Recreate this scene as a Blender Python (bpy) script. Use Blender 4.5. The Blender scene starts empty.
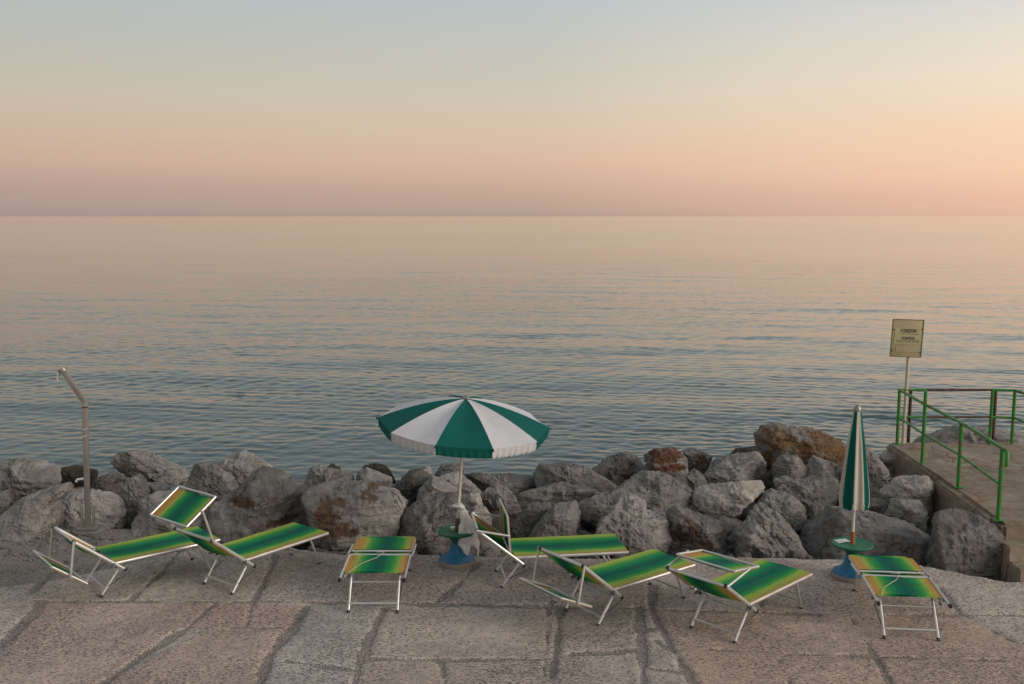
import bpy, bmesh, math, random
import numpy as np
from mathutils import Vector, Matrix
R = math.radians
scene = bpy.context.scene
COL = scene.collection
random.seed(7)

# ---------------------------------------------------------------- camera
F = 1024 * 35 / 36
PITCH = R(7.2)
EYE = 4.1
WATER = -1.25

def ray(px, py):
    x = (px - 512) / F; v = (342 - py) / F
    return (x, math.cos(PITCH) + v * math.sin(PITCH), -math.sin(PITCH) + v * math.cos(PITCH))
def ground(px, py, z=0.0):
    d = ray(px, py); t = (z - EYE) / d[2]
    return (d[0] * t, d[1] * t)
def at_dist(px, py, Y):
    d = ray(px, py); t = Y / d[1]
    return (d[0] * t, Y, EYE + d[2] * t)

cd = bpy.data.cameras.new('camera'); cam = bpy.data.objects.new('camera', cd); COL.objects.link(cam)
cd.lens = 35; cd.sensor_width = 36; cd.clip_end = 100000; cd.clip_start = 0.1
cam.location = (0, 0, EYE); cam.rotation_euler = (R(90) - PITCH, 0, 0)
scene.camera = cam

# ---------------------------------------------------------------- noise
def _h(ix, iy, iz, seed):
    n = (ix.astype(np.int64) * 374761393 + iy.astype(np.int64) * 668265263 + iz.astype(np.int64) * 2147483647 + seed * 144665) & 0xffffffff
    n = ((n ^ (n >> 13)) * 1274126177) & 0xffffffff
    n = ((n ^ (n >> 16)) * 2246822519) & 0xffffffff
    return ((n ^ (n >> 15)) & 0xffffff) / float(0xffffff)
def vnoise(p, seed=0):
    i = np.floor(p); f = p - i; f = f * f * f * (f * (f * 6 - 15) + 10)
    x, y, z = i[:, 0], i[:, 1], i[:, 2]; r = 0
    for a in (0, 1):
        for b in (0, 1):
            for c in (0, 1):
                w = (f[:, 0] if a else 1 - f[:, 0]) * (f[:, 1] if b else 1 - f[:, 1]) * (f[:, 2] if c else 1 - f[:, 2])
                r = r + w * _h(x + a, y + b, z + c, seed)
    return r * 2 - 1
def fbm(p, oct=4, seed=0, gain=.5, ridged=False):
    s = 0; a = 1.0; q = p.copy()
    for k in range(oct):
        n = vnoise(q, seed + k * 17)
        if ridged: n = 1 - 2 * np.abs(n)
        s = s + a * n; a *= gain; q = q * 2.03 + 3.7
    return s

# ---------------------------------------------------------------- object helpers
def link(o): COL.objects.link(o); return o
def mesh_np(name, V, faces_flat, loop_tot, mat=None, smooth=True):
    me = bpy.data.meshes.new(name)
    V = np.asarray(V, dtype=np.float32)
    n = len(loop_tot)
    me.vertices.add(len(V)); me.vertices.foreach_set('co', V.ravel())
    me.loops.add(len(faces_flat)); me.loops.foreach_set('vertex_index', np.asarray(faces_flat, dtype=np.int32))
    me.polygons.add(n)
    lt = np.asarray(loop_tot, dtype=np.int32)
    me.polygons.foreach_set('loop_start', np.concatenate([[0], np.cumsum(lt)[:-1]]).astype(np.int32))
    me.update(calc_edges=True); me.validate()
    me.polygons.foreach_set('use_smooth', np.full(n, smooth))
    if mat: me.materials.append(mat)
    return me
def grid_faces(nu, nv):
    i = np.arange((nu - 1) * (nv - 1)); a = (i // (nv - 1)) * nv + i % (nv - 1)
    return np.stack([a, a + nv, a + nv + 1, a + 1], 1).ravel(), np.full(len(i), 4)
def attr(me, name, vals):
    a = me.attributes.new(name, 'FLOAT', 'POINT'); a.data.foreach_set('value', np.asarray(vals, dtype=np.float32))
def attr_col(me, name, vals):
    a = me.attributes.new(name, 'FLOAT_COLOR', 'POINT')
    v = np.ones((len(vals), 4), dtype=np.float32); v[:, :3] = vals
    a.data.foreach_set('color', v.ravel())

class MB:
    """collects shapes into ONE mesh"""
    def __init__(s): s.v = []; s.f = []
    def add(s, vs, fs):
        o = len(s.v); s.v += [tuple(v) for v in vs]; s.f += [tuple(i + o for i in f) for f in fs]; return s
    def tube(s, pts, r, n=10, sx=1.0, caps=True):
        pts = [Vector(p) for p in pts]; m = len(pts); vs = []; fs = []
        t0 = (pts[1] - pts[0]).normalized()
        up = Vector((0, 0, 1)) if abs(t0.z) < .95 else Vector((1, 0, 0))
        a = t0.cross(up).normalized()
        for i, p in enumerate(pts):
            if i == 0: t = pts[1] - pts[0]
            elif i == m - 1: t = pts[-1] - pts[-2]
            else: t = (pts[i + 1] - p).normalized() + (p - pts[i - 1]).normalized()
            t.normalize()
            a = (a - t * a.dot(t)).normalized(); b = t.cross(a)
            rr = r[i] if isinstance(r, (list, tuple)) else r
            for k in range(n):
                g = 2 * math.pi * k / n
                vs.append(p + a * (rr * sx * math.cos(g)) + b * (rr * math.sin(g)))
        for i in range(m - 1):
            for k in range(n):
                fs.append((i * n + k, i * n + (k + 1) % n, (i + 1) * n + (k + 1) % n, (i + 1) * n + k))
        if caps:
            fs.append(tuple(range(n - 1, -1, -1))); fs.append(tuple((m - 1) * n + k for k in range(n)))
        return s.add(vs, fs)
    def box(s, c, d, M=None):
        x, y, z = (e / 2 for e in d); vs = []
        for i in (-1, 1):
            for j in (-1, 1):
                for k in (-1, 1):
                    p = Vector((i * x, j * y, k * z))
                    if M is not None: p = M @ p
                    vs.append(p + Vector(c))
        return s.add(vs, [(0, 1, 3, 2), (4, 6, 7, 5), (0, 4, 5, 1), (2, 3, 7, 6), (0, 2, 6, 4), (1, 5, 7, 3)])
    def lathe(s, prof, n=40, c=(0, 0, 0), wob=None):
        vs = []; fs = []; m = len(prof)
        for i, (r, z) in enumerate(prof):
            for k in range(n):
                g = 2 * math.pi * k / n
                q = r * (wob(g, z) if wob else 1)
                vs.append((c[0] + q * math.cos(g), c[1] + q * math.sin(g), c[2] + z))
        for i in range(m - 1):
            for k in range(n):
                fs.append((i * n + k, i * n + (k + 1) % n, (i + 1) * n + (k + 1) % n, (i + 1) * n + k))
        fs.append(tuple(range(n - 1, -1, -1))); fs.append(tuple((m - 1) * n + k for k in range(n)))
        return s.add(vs, fs)
    def mesh(s, name, mat, smooth=True, angle=35, bevel=0):
        me = bpy.data.meshes.new(name); me.from_pydata(s.v, [], s.f)
        bm = bmesh.new(); bm.from_mesh(me)
        bmesh.ops.recalc_face_normals(bm, faces=bm.faces)
        if bevel:
            bmesh.ops.bevel(bm, geom=[e for e in bm.edges if e.calc_face_angle(0) > R(30)], offset=bevel, segments=2, affect='EDGES', profile=.6)
        bm.to_mesh(me); bm.free()
        me.materials.append(mat)
        if smooth:
            me.polygons.foreach_set('use_smooth', np.full(len(me.polygons), True)); me.set_sharp_from_angle(angle=R(angle))
        return me
    def build(s, name, mat, parent=None, **k):
        return part(name, s.mesh(name, mat, **k), parent)

def part(name, me, parent=None, loc=(0, 0, 0), rot=(0, 0, 0)):
    o = link(bpy.data.objects.new(name, me)); o.location = loc; o.rotation_euler = rot
    if parent: o.parent = parent
    return o
def thing(name, label, cat, loc=(0, 0, 0), rotz=0, group=None):
    o = link(bpy.data.objects.new(name, None)); o.location = loc; o.rotation_euler = (0, 0, rotz); o.empty_display_size = .2
    return tag(o, label, cat, group)
def tag(o, label, cat, group=None):
    o['label'] = label; o['category'] = cat
    if group: o['group'] = group
    return o

# ---------------------------------------------------------------- material helpers
class N:
    def __init__(s, name):
        s.m = bpy.data.materials.new(name); s.m.use_nodes = True; s.t = s.m.node_tree
        s.p = s.t.nodes['Principled BSDF']; s.out = s.t.nodes['Material Output']
    def n(s, typ, inputs=None, **kw):
        x = s.t.nodes.new(typ)
        for k, v in kw.items(): setattr(x, k, v)
        for k, v in (inputs or {}).items(): s.set(x.inputs[k], v)
        return x
    def set(s, inp, v):
        if isinstance(v, bpy.types.NodeSocket): s.t.links.new(v, inp)
        elif isinstance(v, bpy.types.Node): s.t.links.new(v.outputs[0], inp)
        else: inp.default_value = v if not (isinstance(v, tuple) and len(v) == 3 and inp.type == 'RGBA') else (*v, 1)
    def mix(s, f, a, b, mode='MIX'):
        x = s.t.nodes.new('ShaderNodeMix'); x.data_type = 'RGBA'; x.blend_type = mode
        s.set(x.inputs[0], f); s.set(x.inputs[6], a); s.set(x.inputs[7], b); return x.outputs[2]
    def math(s, op, a, b=0.0, c=0.0):
        x = s.t.nodes.new('ShaderNodeMath'); x.operation = op
        s.set(x.inputs[0], a); s.set(x.inputs[1], b); s.set(x.inputs[2], c); return x.outputs[0]
    def ramp(s, f, stops, interp='LINEAR'):
        x = s.t.nodes.new('ShaderNodeValToRGB'); cr = x.color_ramp; cr.interpolation = interp
        while len(cr.elements) < len(stops): cr.elements.new(.5)
        for e, (p, c) in zip(cr.elements, stops):
            e.position = p; e.color = (*c, 1) if len(c) == 3 else c
        s.set(x.inputs[0], f); return x.outputs[0]
    def step(s, v, a, b):
        x = s.t.nodes.new('ShaderNodeMapRange'); x.interpolation_type = 'SMOOTHSTEP'
        s.set(x.inputs[0], v); x.inputs[1].default_value = a; x.inputs[2].default_value = b; return x.outputs[0]
    def noise(s, vec, scale, detail=4, rough=.55, dist=0.0):
        x = s.n('ShaderNodeTexNoise'); s.set(x.inputs['Vector'], vec); x.inputs['Scale'].default_value = scale
        x.inputs['Detail'].default_value = detail; x.inputs['Roughness'].default_value = rough; x.inputs['Distortion'].default_value = dist
        return x.outputs[0]
    def mapping(s, vec, scale=(1, 1, 1), loc=(0, 0, 0)):
        x = s.n('ShaderNodeMapping'); s.set(x.inputs[0], vec); x.inputs[3].default_value = scale; s.set(x.inputs[1], loc); return x.outputs[0]
    def obj(s): return s.n('ShaderNodeTexCoord').outputs['Object']
    def attr(s, name, i=2): return s.n('ShaderNodeAttribute', attribute_name=name).outputs[i]
    def bump(s, h, dist, strength=1.0, nrm=None):
        x = s.n('ShaderNodeBump'); s.set(x.inputs['Height'], h); x.inputs['Distance'].default_value = dist; x.inputs['Strength'].default_value = strength
        if nrm is not None: s.set(x.inputs['Normal'], nrm)
        return x.outputs[0]
    def fin(s, col=None, rough=None, nrm=None, **kw):
        if col is not None: s.set(s.p.inputs['Base Color'], col)
        if rough is not None: s.set(s.p.inputs['Roughness'], rough)
        if nrm is not None: s.set(s.p.inputs['Normal'], nrm)
        for k, v in kw.items(): s.set(s.p.inputs[k], v)
        return s.m

def simple(name, col, rough=.5, metal=0.0, var=.18, scale=9, bump=0.0, dirt=None):
    s = N(name); o = s.obj(); n = s.noise(o, scale, 5)
    c = s.mix(n, tuple(max(0, e * (1 - var)) for e in col), tuple(e * (1 + var) for e in col))
    if dirt:
        d = s.step(s.noise(o, scale * .6, 6, .65), .5, .72); c = s.mix(s.math('MULTIPLY', d, dirt[1]), c, dirt[0])
    return s.fin(c, s.math('MULTIPLY_ADD', n, .2, rough - .1), s.bump(n, bump) if bump else None, Metallic=metal)

# ---------------------------------------------------------------- materials
def rock_mat(name, a, b, stain_col=(.20, .085, .03), crack=.55, algae=True):
    s = N(name); o = s.obj()
    info = s.n('ShaderNodeObjectInfo')
    off = s.n('ShaderNodeCombineXYZ', {0: s.math('MULTIPLY', info.outputs['Random'], 37.0), 1: s.math('MULTIPLY', info.outputs['Random'], 91.0)})
    v = s.n('ShaderNodeVectorMath', {0: o, 1: off.outputs[0]}, operation='ADD').outputs[0]
    big = s.noise(v, 1.6, 5, .6, .4); med = s.noise(v, 7, 8, .7, .3); fine = s.noise(v, 38, 6, .7)
    lay = s.noise(s.mapping(v, (1.5, 1.5, 11)), 1.6, 6, .65, .8)
    c = s.mix(s.step(big, .3, .7), a, b)
    c = s.mix(s.step(med, .35, .68), s.mix(1.0, c, (.72, .71, .70), 'MULTIPLY'), c)
    vor = s.n('ShaderNodeTexVoronoi', {'Vector': s.n('ShaderNodeVectorMath', {0: v, 1: s.n('ShaderNodeVectorMath', {0: s.n('ShaderNodeTexNoise', {'Vector': v, 'Scale': 3.0, 'Detail': 4.0}).outputs['Color'], 'Scale': .5}, operation='SCALE').outputs[0]}, operation='ADD').outputs[0], 'Scale': 2.1}, feature='DISTANCE_TO_EDGE')
    ck = s.math('SUBTRACT', 1.0, s.step(vor.outputs['Distance'], .0, .022))
    ck = s.math('MULTIPLY', ck, s.step(s.noise(v, 2.3, 3), .46, .62))
    c = s.mix(s.math('MULTIPLY', ck, crack), c, (.05, .045, .04))
    sp = s.step(fine, .58, .7); c = s.mix(s.math('MULTIPLY', sp, .5), c, (.50, .46, .41))
    pit = s.step(s.noise(v, 55, 4, .6), .60, .68); c = s.mix(s.math('MULTIPLY', pit, .7), c, (.06, .052, .045))
    st = s.attr('stain')
    sm = s.math('MULTIPLY', s.step(s.math('ADD', s.math('MULTIPLY', st, .72), s.math('MULTIPLY', s.math('SUBTRACT', s.noise(v, 4.5, 10, .8), .5), 2.3)), .38, .66), .9)
    sc = s.mix(s.step(s.noise(v, 14, 6, .7), .35, .65), tuple(e * .55 for e in stain_col), tuple(e * 1.35 for e in stain_col))
    c = s.mix(sm, c, sc)
    if algae:
        pos = s.n('ShaderNodeNewGeometry').outputs['Position']; z = s.n('ShaderNodeSeparateXYZ', {0: pos}).outputs[2]
        wet = s.math('SUBTRACT', 1.0, s.step(s.math('ADD', z, s.math('MULTIPLY', med, .5)), -.85, -.35))
        c = s.mix(s.math('MULTIPLY', wet, .85), c, (.03, .026, .018))
    tint = s.math('MULTIPLY_ADD', info.outputs['Random'], .46, .76)
    c = s.mix(1.0, c, s.n('ShaderNodeCombineColor', {0: tint, 1: tint, 2: tint}).outputs[0], 'MULTIPLY')
    h = s.math('ADD', s.math('MULTIPLY', med, .8), s.math('ADD', s.math('MULTIPLY', fine, .30), s.math('MULTIPLY', lay, .6)))
    h = s.math('SUBTRACT', h, s.math('MULTIPLY', ck, .45)); h = s.math('SUBTRACT', h, s.math('MULTIPLY', pit, .12))
    return s.fin(c, .88, s.bump(h, .08, 1.0), **{'Specular IOR Level': .25})
M = {}
M['rock'] = rock_mat('grey limestone', (.245, .228, .214), (.47, .44, .412), (.14, .078, .045))
M['rock_dark'] = rock_mat('dark limestone', (.165, .154, .145), (.33, .31, .292), (.12, .068, .042))
M['rock_beige'] = rock_mat('beige limestone', (.40, .365, .32), (.56, .51, .445))
M['rock_orange'] = rock_mat('orange stained limestone', (.245, .228, .214), (.47, .44, .412), (.235, .125, .048))
M['rock_red'] = rock_mat('red stained limestone', (.245, .228, .214), (.47, .44, .412), (.17, .062, .032))
M['rock_wet'] = rock_mat('weedy rock', (.05, .042, .03), (.10, .08, .058))

def pave_mat():
    s = N('quay stone'); o = s.obj()
    j = s.attr('joint'); tint = s.attr('tint', 0); g = s.attr('gravel')
    big = s.noise(o, 1.3, 5, .6, .3); med = s.noise(o, 9, 7, .68); grain = s.noise(o, 90, 4, .7)
    c = s.mix(1.0, tint, s.ramp(big, [(.3, (.80, .79, .78)), (.7, (1.16, 1.15, 1.13))]), 'MULTIPLY')
    c = s.mix(1.0, c, s.ramp(med, [(.3, (.74, .74, .74)), (.7, (1.16, 1.16, 1.16))]), 'MULTIPLY')
    pv = s.mapping(o, (27, 52, 1))
    dens = s.math('MULTIPLY', s.math('SUBTRACT', s.noise(o, .9, 3), .5), .22)
    pit = s.step(s.math('ADD', s.noise(pv, 1.0, 3, .62, .5), dens), .54, .62)
    pit2 = s.step(s.noise(s.mapping(o, (60, 95, 1)), 1.0, 2, .6), .60, .70)
    c = s.mix(s.math('MULTIPLY', pit, .7), c, (.08, .066, .054))
    c = s.mix(s.math('MULTIPLY', pit2, .4), c, (.085, .072, .06))
    c = s.mix(s.math('MULTIPLY', s.step(grain, .52, .68), .45), c, (.60, .55, .50))
    # damp dirt blotches
    blot = s.step(s.noise(s.mapping(o, (1.0, 2.2, 1), (5, 2, 0)), 1.5, 7, .7, .6), .60, .72)
    c = s.mix(s.math('MULTIPLY', blot, .42), c, (.105, .092, .078))
    # mortar with pebbles
    vo = s.n('ShaderNodeTexVoronoi', {'Vector': o, 'Scale': 42.0}); peb = s.step(vo.outputs['Distance'], .30, .62)
    jc = s.mix(peb, s.mix(s.n('ShaderNodeSeparateColor', {0: vo.outputs['Color']}).outputs[0], (.25, .22, .19), (.46, .42, .37)), (.16, .14, .12))
    jc = s.mix(s.step(s.noise(o, 3.5, 6, .7), .42, .62), jc, (.245, .215, .185))
    jm = s.step(s.math('ADD', j, s.math('MULTIPLY', s.math('SUBTRACT', s.noise(o, 12, 6, .75), .5), 1.3)), .42, .62)
    c = s.mix(s.math('MULTIPLY', jm, .55), c, jc)
    gm = s.step(s.math('ADD', g, s.math('MULTIPLY', s.math('SUBTRACT', s.noise(o, 4, 7, .75), .5), 2.0)), .45, .7)
    c = s.mix(s.math('MULTIPLY', gm, .55), c, s.mix(peb, (.36, .32, .28), (.18, .158, .136)))
    h = s.math('SUBTRACT', s.math('MULTIPLY', med, .55), s.math('ADD', s.math('MULTIPLY', pit, .55), s.math('MULTIPLY', pit2, .25)))
    h = s.math('ADD', h, s.math('MULTIPLY', grain, .22))
    h = s.math('SUBTRACT', h, s.math('MULTIPLY', s.math('MAXIMUM', jm, gm), s.math('MULTIPLY', peb, .8)))
    return s.fin(c, .9, s.bump(h, .018, 1.0), **{'Specular IOR Level': .22})
M['pave'] = pave_mat()
def conc_mat():
    s = N('pier concrete'); o = s.obj()
    big = s.noise(o, 1.1, 6, .65, .4); med = s.noise(o, 11, 7, .7); fine = s.noise(o, 70, 4, .7)
    c = s.ramp(big, [(.3, (.20, .152, .112)), (.7, (.38, .315, .25))])
    c = s.mix(1.0, c, s.ramp(med, [(.3, (.72, .70, .68)), (.7, (1.15, 1.15, 1.15))]), 'MULTIPLY')
    stv = s.noise(s.mapping(o, (1.5, 1.5, .8)), 1.4, 8, .75); c = s.mix(s.math('MULTIPLY', s.step(stv, .46, .70), .6), c, (.105, .082, .06))
    rs = s.step(s.noise(o, 1.5, 7, .75), .52, .68); c = s.mix(s.math('MULTIPLY', rs, .6), c, (.19, .088, .042))
    vor = s.n('ShaderNodeTexVoronoi', {'Vector': s.n('ShaderNodeVectorMath', {0: o, 1: s.n('ShaderNodeVectorMath', {0: s.n('ShaderNodeTexNoise', {'Vector': o, 'Scale': 2.0, 'Detail': 4.0}).outputs['Color'], 'Scale': .7}, operation='SCALE').outputs[0]}, operation='ADD').outputs[0], 'Scale': .8}, feature='DISTANCE_TO_EDGE')
    ck = s.math('MULTIPLY', s.math('SUBTRACT', 1.0, s.step(vor.outputs['Distance'], .0, .012)), s.step(s.noise(o, 1.1, 3), .45, .6))
    c = s.mix(s.math('MULTIPLY', ck, .8), c, (.04, .034, .03))
    h = s.math('SUBTRACT', s.math('ADD', s.math('MULTIPLY', med, .5), s.math('MULTIPLY', fine, .3)), ck)
    return s.fin(c, .88, s.bump(h, .022, 1.0), **{'Specular IOR Level': .2})
M['conc'] = conc_mat()
def fabric(name, orange=.84, shift=0.0):
    s = N(name); o = s.obj(); y = s.n('ShaderNodeSeparateXYZ', {0: o}).outputs[1]
    wob = s.math('MULTIPLY', s.math('SUBTRACT', s.noise(s.mapping(o, (.35, 75, 1)), 1, 4, .6), .5), .15)
    f = s.math('ADD', s.math('DIVIDE', s.math('ABSOLUTE', s.math('ADD', y, shift)), .31), wob)
    c = s.ramp(s.math('DIVIDE', f, 1.25), [(p / 1.25, q) for p, q in ((0, (.003, .15, .105)), (.22, (.006, .20, .11)), (.36, (.015, .30, .11)), (.50, (.04, .38, .09)), (.62, (.17, .46, .085)),
                   (.73, (.44, .58, .11)), (orange - .03, (.50, .57, .12)), (orange + .02, (.60, .44, .11)), (orange + .10, (.66, .38, .11)))])
    band = s.noise(s.mapping(o, (.4, 110, 1)), 1, 2); c = s.mix(1.0, c, s.ramp(band, [(.36, (.80, .84, .82)), (.5, (1, 1, 1)), (.64, (1.2, 1.14, 1.1))]), 'MULTIPLY')
    th = s.noise(s.mapping(o, (3, 420, 1)), 1, 2); c = s.mix(1.0, c, s.ramp(th, [(.3, (.72, .72, .72)), (.7, (1.22, 1.22, 1.22))]), 'MULTIPLY')
    c = s.mix(s.math('MULTIPLY', s.step(s.noise(o, 5, 6, .65), .45, .75), .30), c, (.10, .14, .07))
    wv = s.n('ShaderNodeTexWave', {'Vector': o, 'Scale': 55.0, 'Distortion': .5}, wave_type='BANDS', bands_direction='X')
    s.fin(c, .75, s.bump(s.math('ADD', th, wv.outputs['Fac']), .0015, .6), **{'Specular IOR Level': .2})
    tr = s.n('ShaderNodeBsdfTranslucent', {'Color': c}); mx = s.n('ShaderNodeMixShader', {0: .30, 1: s.p.outputs[0], 2: tr.outputs[0]})
    s.t.links.new(mx.outputs[0], s.out.inputs[0]); return s.m
M['sling'] = fabric('striped sling', 1.0, -.03); M['sling_wide'] = fabric('striped shade cloth', .82, .03); M['sling_back'] = fabric('striped back sling', .80, .008)
def canvas(name, col, trans=.35, dirt=(.25, .22, .18)):
    s = N(name); o = s.obj()
    n = s.noise(o, 6, 6, .6); c = s.mix(n, tuple(e * .86 for e in col), tuple(min(1, e * 1.1) for e in col))
    c = s.mix(s.math('MULTIPLY', s.step(s.noise(o, 2.2, 6, .7), .55, .75), .22), c, dirt)
    s.fin(c, .8, s.bump(s.noise(o, 7, 4), .012, .5), **{'Specular IOR Level': .2})
    tr = s.n('ShaderNodeBsdfTranslucent', {'Color': c}); mx = s.n('ShaderNodeMixShader', {0: trans, 1: s.p.outputs[0], 2: tr.outputs[0]})
    s.t.links.new(mx.outputs[0], s.out.inputs[0]); return s.m
M['canvas_green'] = canvas('green canvas', (.004, .115, .098), .18, (.03, .10, .08)); M['canvas_white'] = canvas('white canvas', (.67, .67, .69), .25, (.45, .40, .36))
M['canvas_cream'] = canvas('cream canvas', (.54, .50, .42), .12, (.36, .29, .2))
M['alu'] = simple('aluminium tube', (.60, .59, .565), .42, .7, .12, 6, 0, ((.26, .225, .18), .5))
M['alu_cap'] = simple('black plastic cap', (.02, .02, .022), .5)
M['hinge'] = simple('grey hinge', (.16, .16, .16), .5, .3)
M['steel'] = simple('brushed steel', (.27, .25, .225), .4, .6, .12, 7, 0, ((.16, .13, .10), .5))
M['chrome'] = simple('chrome', (.75, .74, .73), .18, 1.0, .05)
M['pole_white'] = simple('white painted pole', (.55, .51, .45), .45, 0, .1, 12, 0, ((.25, .17, .10), .5))
M['rust'] = simple('rusty sleeve', (.32, .095, .035), .7, 0, .3, 25, .002)
M['blue'] = simple('blue plastic', (.012, .135, .27), .55, 0, .25, 9, .003, ((.20, .20, .19), .85))
M['green_plastic'] = simple('green plastic', (.006, .13, .065), .62, 0, .15, 8, 0, ((.05, .09, .05), .4))
M['base_conc'] = simple('cast base', (.26, .215, .17), .85, 0, .25, 22, .006)
def rail_mat(name, col, rustiness):
    s = N(name); o = s.obj(); n = s.noise(o, 7, 4); c = s.mix(n, tuple(e * .8 for e in col), tuple(e * 1.2 for e in col))
    r = s.step(s.noise(o, 16, 8, .75), rustiness, rustiness + .08); c = s.mix(r, c, s.mix(s.noise(o, 50, 4), (.09, .03, .012), (.24, .085, .03)))
    return s.fin(c, s.math('MULTIPLY_ADD', r, .4, .38), s.bump(s.math('MULTIPLY', r, s.noise(o, 80, 3)), .004))
M['rail'] = rail_mat('green rail paint', (.022, .215, .022), .53); M['rail_dark'] = rail_mat('rusted rail', (.03, .028, .02), .50)
M['sign'] = simple('faded sign board', (.33, .285, .15), .5, 0, .12, 6, 0, ((.19, .15, .07), .5))
M['sign_light'] = simple('faded sign field', (.36, .335, .18), .5, 0, .1, 9)
M['sign_edge'] = simple('brown sign edge', (.11, .07, .035), .6, 0, .3, 14)
M['ink'] = simple('sign lettering', (.055, .05, .03), .6)
M['paper'] = simple('white card', (.70, .68, .64), .6, 0, .06)
M['gloss_cord'] = simple('pale cord', (.55, .5, .42), .7)
def bag_mat():
    s = N('clear plastic bag'); o = s.obj(); n = s.noise(s.mapping(o, (9, 9, 3)), 2.2, 6, .65, .6)
    s.fin((.86, .85, .81), .3, s.bump(n, .03, .8))
    tr = s.n('ShaderNodeBsdfTransparent', {'Color': (.95, .95, .93, 1)}); a = s.n('ShaderNodeMixShader', {0: s.math('MULTIPLY_ADD', s.step(n, .35, .65), .25, .74), 1: tr.outputs[0], 2: s.p.outputs[0]})
    s.t.links.new(a.outputs[0], s.out.inputs[0]); return s.m
M['bag'] = bag_mat()
def water_mat():
    s = N('sea water'); pos = s.n('ShaderNodeNewGeometry').outputs['Position']
    y = s.n('ShaderNodeSeparateXYZ', {0: pos}).outputs[1]
    def field(sc, lo=(0, 0, 0), det=2.0, dist=.4):
        x = s.n('ShaderNodeTexNoise', {'Vector': s.mapping(pos, sc, lo), 'Scale': 1.0, 'Detail': det, 'Roughness': .5, 'Distortion': dist})
        return s.n('ShaderNodeVectorMath', {0: x.outputs['Color'], 1: (.5, .5, .5)}, operation='SUBTRACT').outputs[0]
    def sca(v, k): return s.n('ShaderNodeVectorMath', {0: v, 'Scale': k}, operation='SCALE').outputs[0]
    def addv(a, b): return s.n('ShaderNodeVectorMath', {0: a, 1: b}, operation='ADD').outputs[0]
    patch = s.math('MULTIPLY_ADD', s.step(s.noise(s.mapping(pos, (.014, .06, 1)), 1.0, 4, .55), .36, .66), .75, .55)
    far = s.math('MULTIPLY_ADD', s.step(y, 16, 45), .85, .15)
    sl = addv(addv(sca(field((.95, 3.4, 1), (0, 0, 0), 3.0), .26), sca(field((2.4, 8.5, 1), (3, 7, 0), 3.0), .34)), sca(field((.09, .5, 1), (11, 4, 0), 3.0), .13))
    sl = sca(sl, far)
    sl = s.n('ShaderNodeVectorMath', {0: sca(sl, s.math('MULTIPLY', patch, s.math('SUBTRACT', 1.0, s.math('MULTIPLY', s.step(y, 25, 220), .9)))), 1: (.55, 1.0, 0.0)}, operation='MULTIPLY').outputs[0]
    # far out only the shoreward faces of the small waves are seen: mean slope of the unresolved ripples
    sl = addv(sl, sca(s.n('ShaderNodeCombineXYZ', {1: -1.0}).outputs[0], s.math('MULTIPLY', s.step(y, 30, 260), .03)))
    nr = s.n('ShaderNodeVectorMath', {0: addv(s.n('ShaderNodeNewGeometry').outputs['Normal'], sl)}, operation='NORMALIZE').outputs[0]
    return s.fin((.006, .040, .044), s.math('MULTIPLY_ADD', s.step(y, 40, 600), .02, .03), nr, IOR=1.333)
M['water'] = water_mat()
M['bed'] = rock_mat('shore bed', (.09, .08, .07), (.15, .135, .12))

# ---------------------------------------------------------------- sky + light
w = bpy.data.worlds.new('World'); scene.world = w; w.use_nodes = True
class WN(N):
    def __init__(s, t): s.t = t
ws = WN(w.node_tree); bg = w.node_tree.nodes['Background']
def lin(c): return tuple(((e / 255 + .055) / 1.055) ** 2.4 if e > 10 else e / 255 / 12.92 for e in c)
gen = ws.n('ShaderNodeTexCoord').outputs['Generated']; sep = ws.n('ShaderNodeSeparateXYZ', {0: gen})
SX, SY, SZ = sep.outputs
fz = ws.math('SQRT', ws.math('MAXIMUM', SZ, 0.0))
def el(d): return math.sqrt(math.sin(R(d)))
def sky(cols): return ws.ramp(fz, [(el(d), lin(c)) for d, c in cols])
UPPER = [(22, (168, 174, 177)), (45, (154, 161, 166)), (90, (148, 156, 165))]
left = sky([(0, (155, 137, 134)), (1.4, (174, 146, 136)), (3.1, (194, 162, 141)), (4.8, (195, 172, 150)), (6.5, (190, 180, 160)), (9.2, (178, 180, 172)), (11.8, (170, 180, 182))] + UPPER)
middle = sky([(0, (163, 142, 131)), (1.4, (190, 158, 137)), (3.1, (208, 173, 145)), (4.8, (207, 183, 155)), (6.5, (199, 188, 170)), (9.2, (188, 188, 178)), (11.8, (178, 186, 188))] + UPPER)
right = sky([(0, (215, 170, 142)), (1.0, (225, 177, 147)), (2.2, (236, 190, 157)), (4.8, (237, 203, 168)), (7.0, (231, 213, 188)), (9.2, (221, 212, 197)), (11.8, (204, 205, 206))] + UPPER)
hl = ws.math('SQRT', ws.math('ADD', ws.math('MULTIPLY', SX, SX), ws.math('MULTIPLY', SY, SY)))
az = ws.math('DIVIDE', SX, ws.math('MAXIMUM', hl, .001))
skc = ws.mix(ws.n('ShaderNodeMapRange', {0: az, 1: -.46, 2: .02}).outputs[0], left, middle)
skc = ws.mix(ws.n('ShaderNodeMapRange', {0: az, 1: .02, 2: .46}).outputs[0], skc, right)
st = ws.n('ShaderNodeTexSky'); st.sky_type = 'NISHITA'; st.sun_disc = False; st.sun_elevation = R(4); st.sun_rotation = R(95); st.air_density = 1.5; st.dust_density = 2.0
add = ws.mix(.003, skc, st.outputs[0], 'ADD')
hs = ws.n('ShaderNodeHueSaturation', {'Color': add, 'Saturation': .90}); ws.t.links.new(hs.outputs[0], bg.inputs[0]); bg.inputs[1].default_value = 1.0
sl = bpy.data.lights.new('sun', 'SUN'); sl.energy = 2.0; sl.angle = R(32); sl.color = (1, .88, .78)
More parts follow.
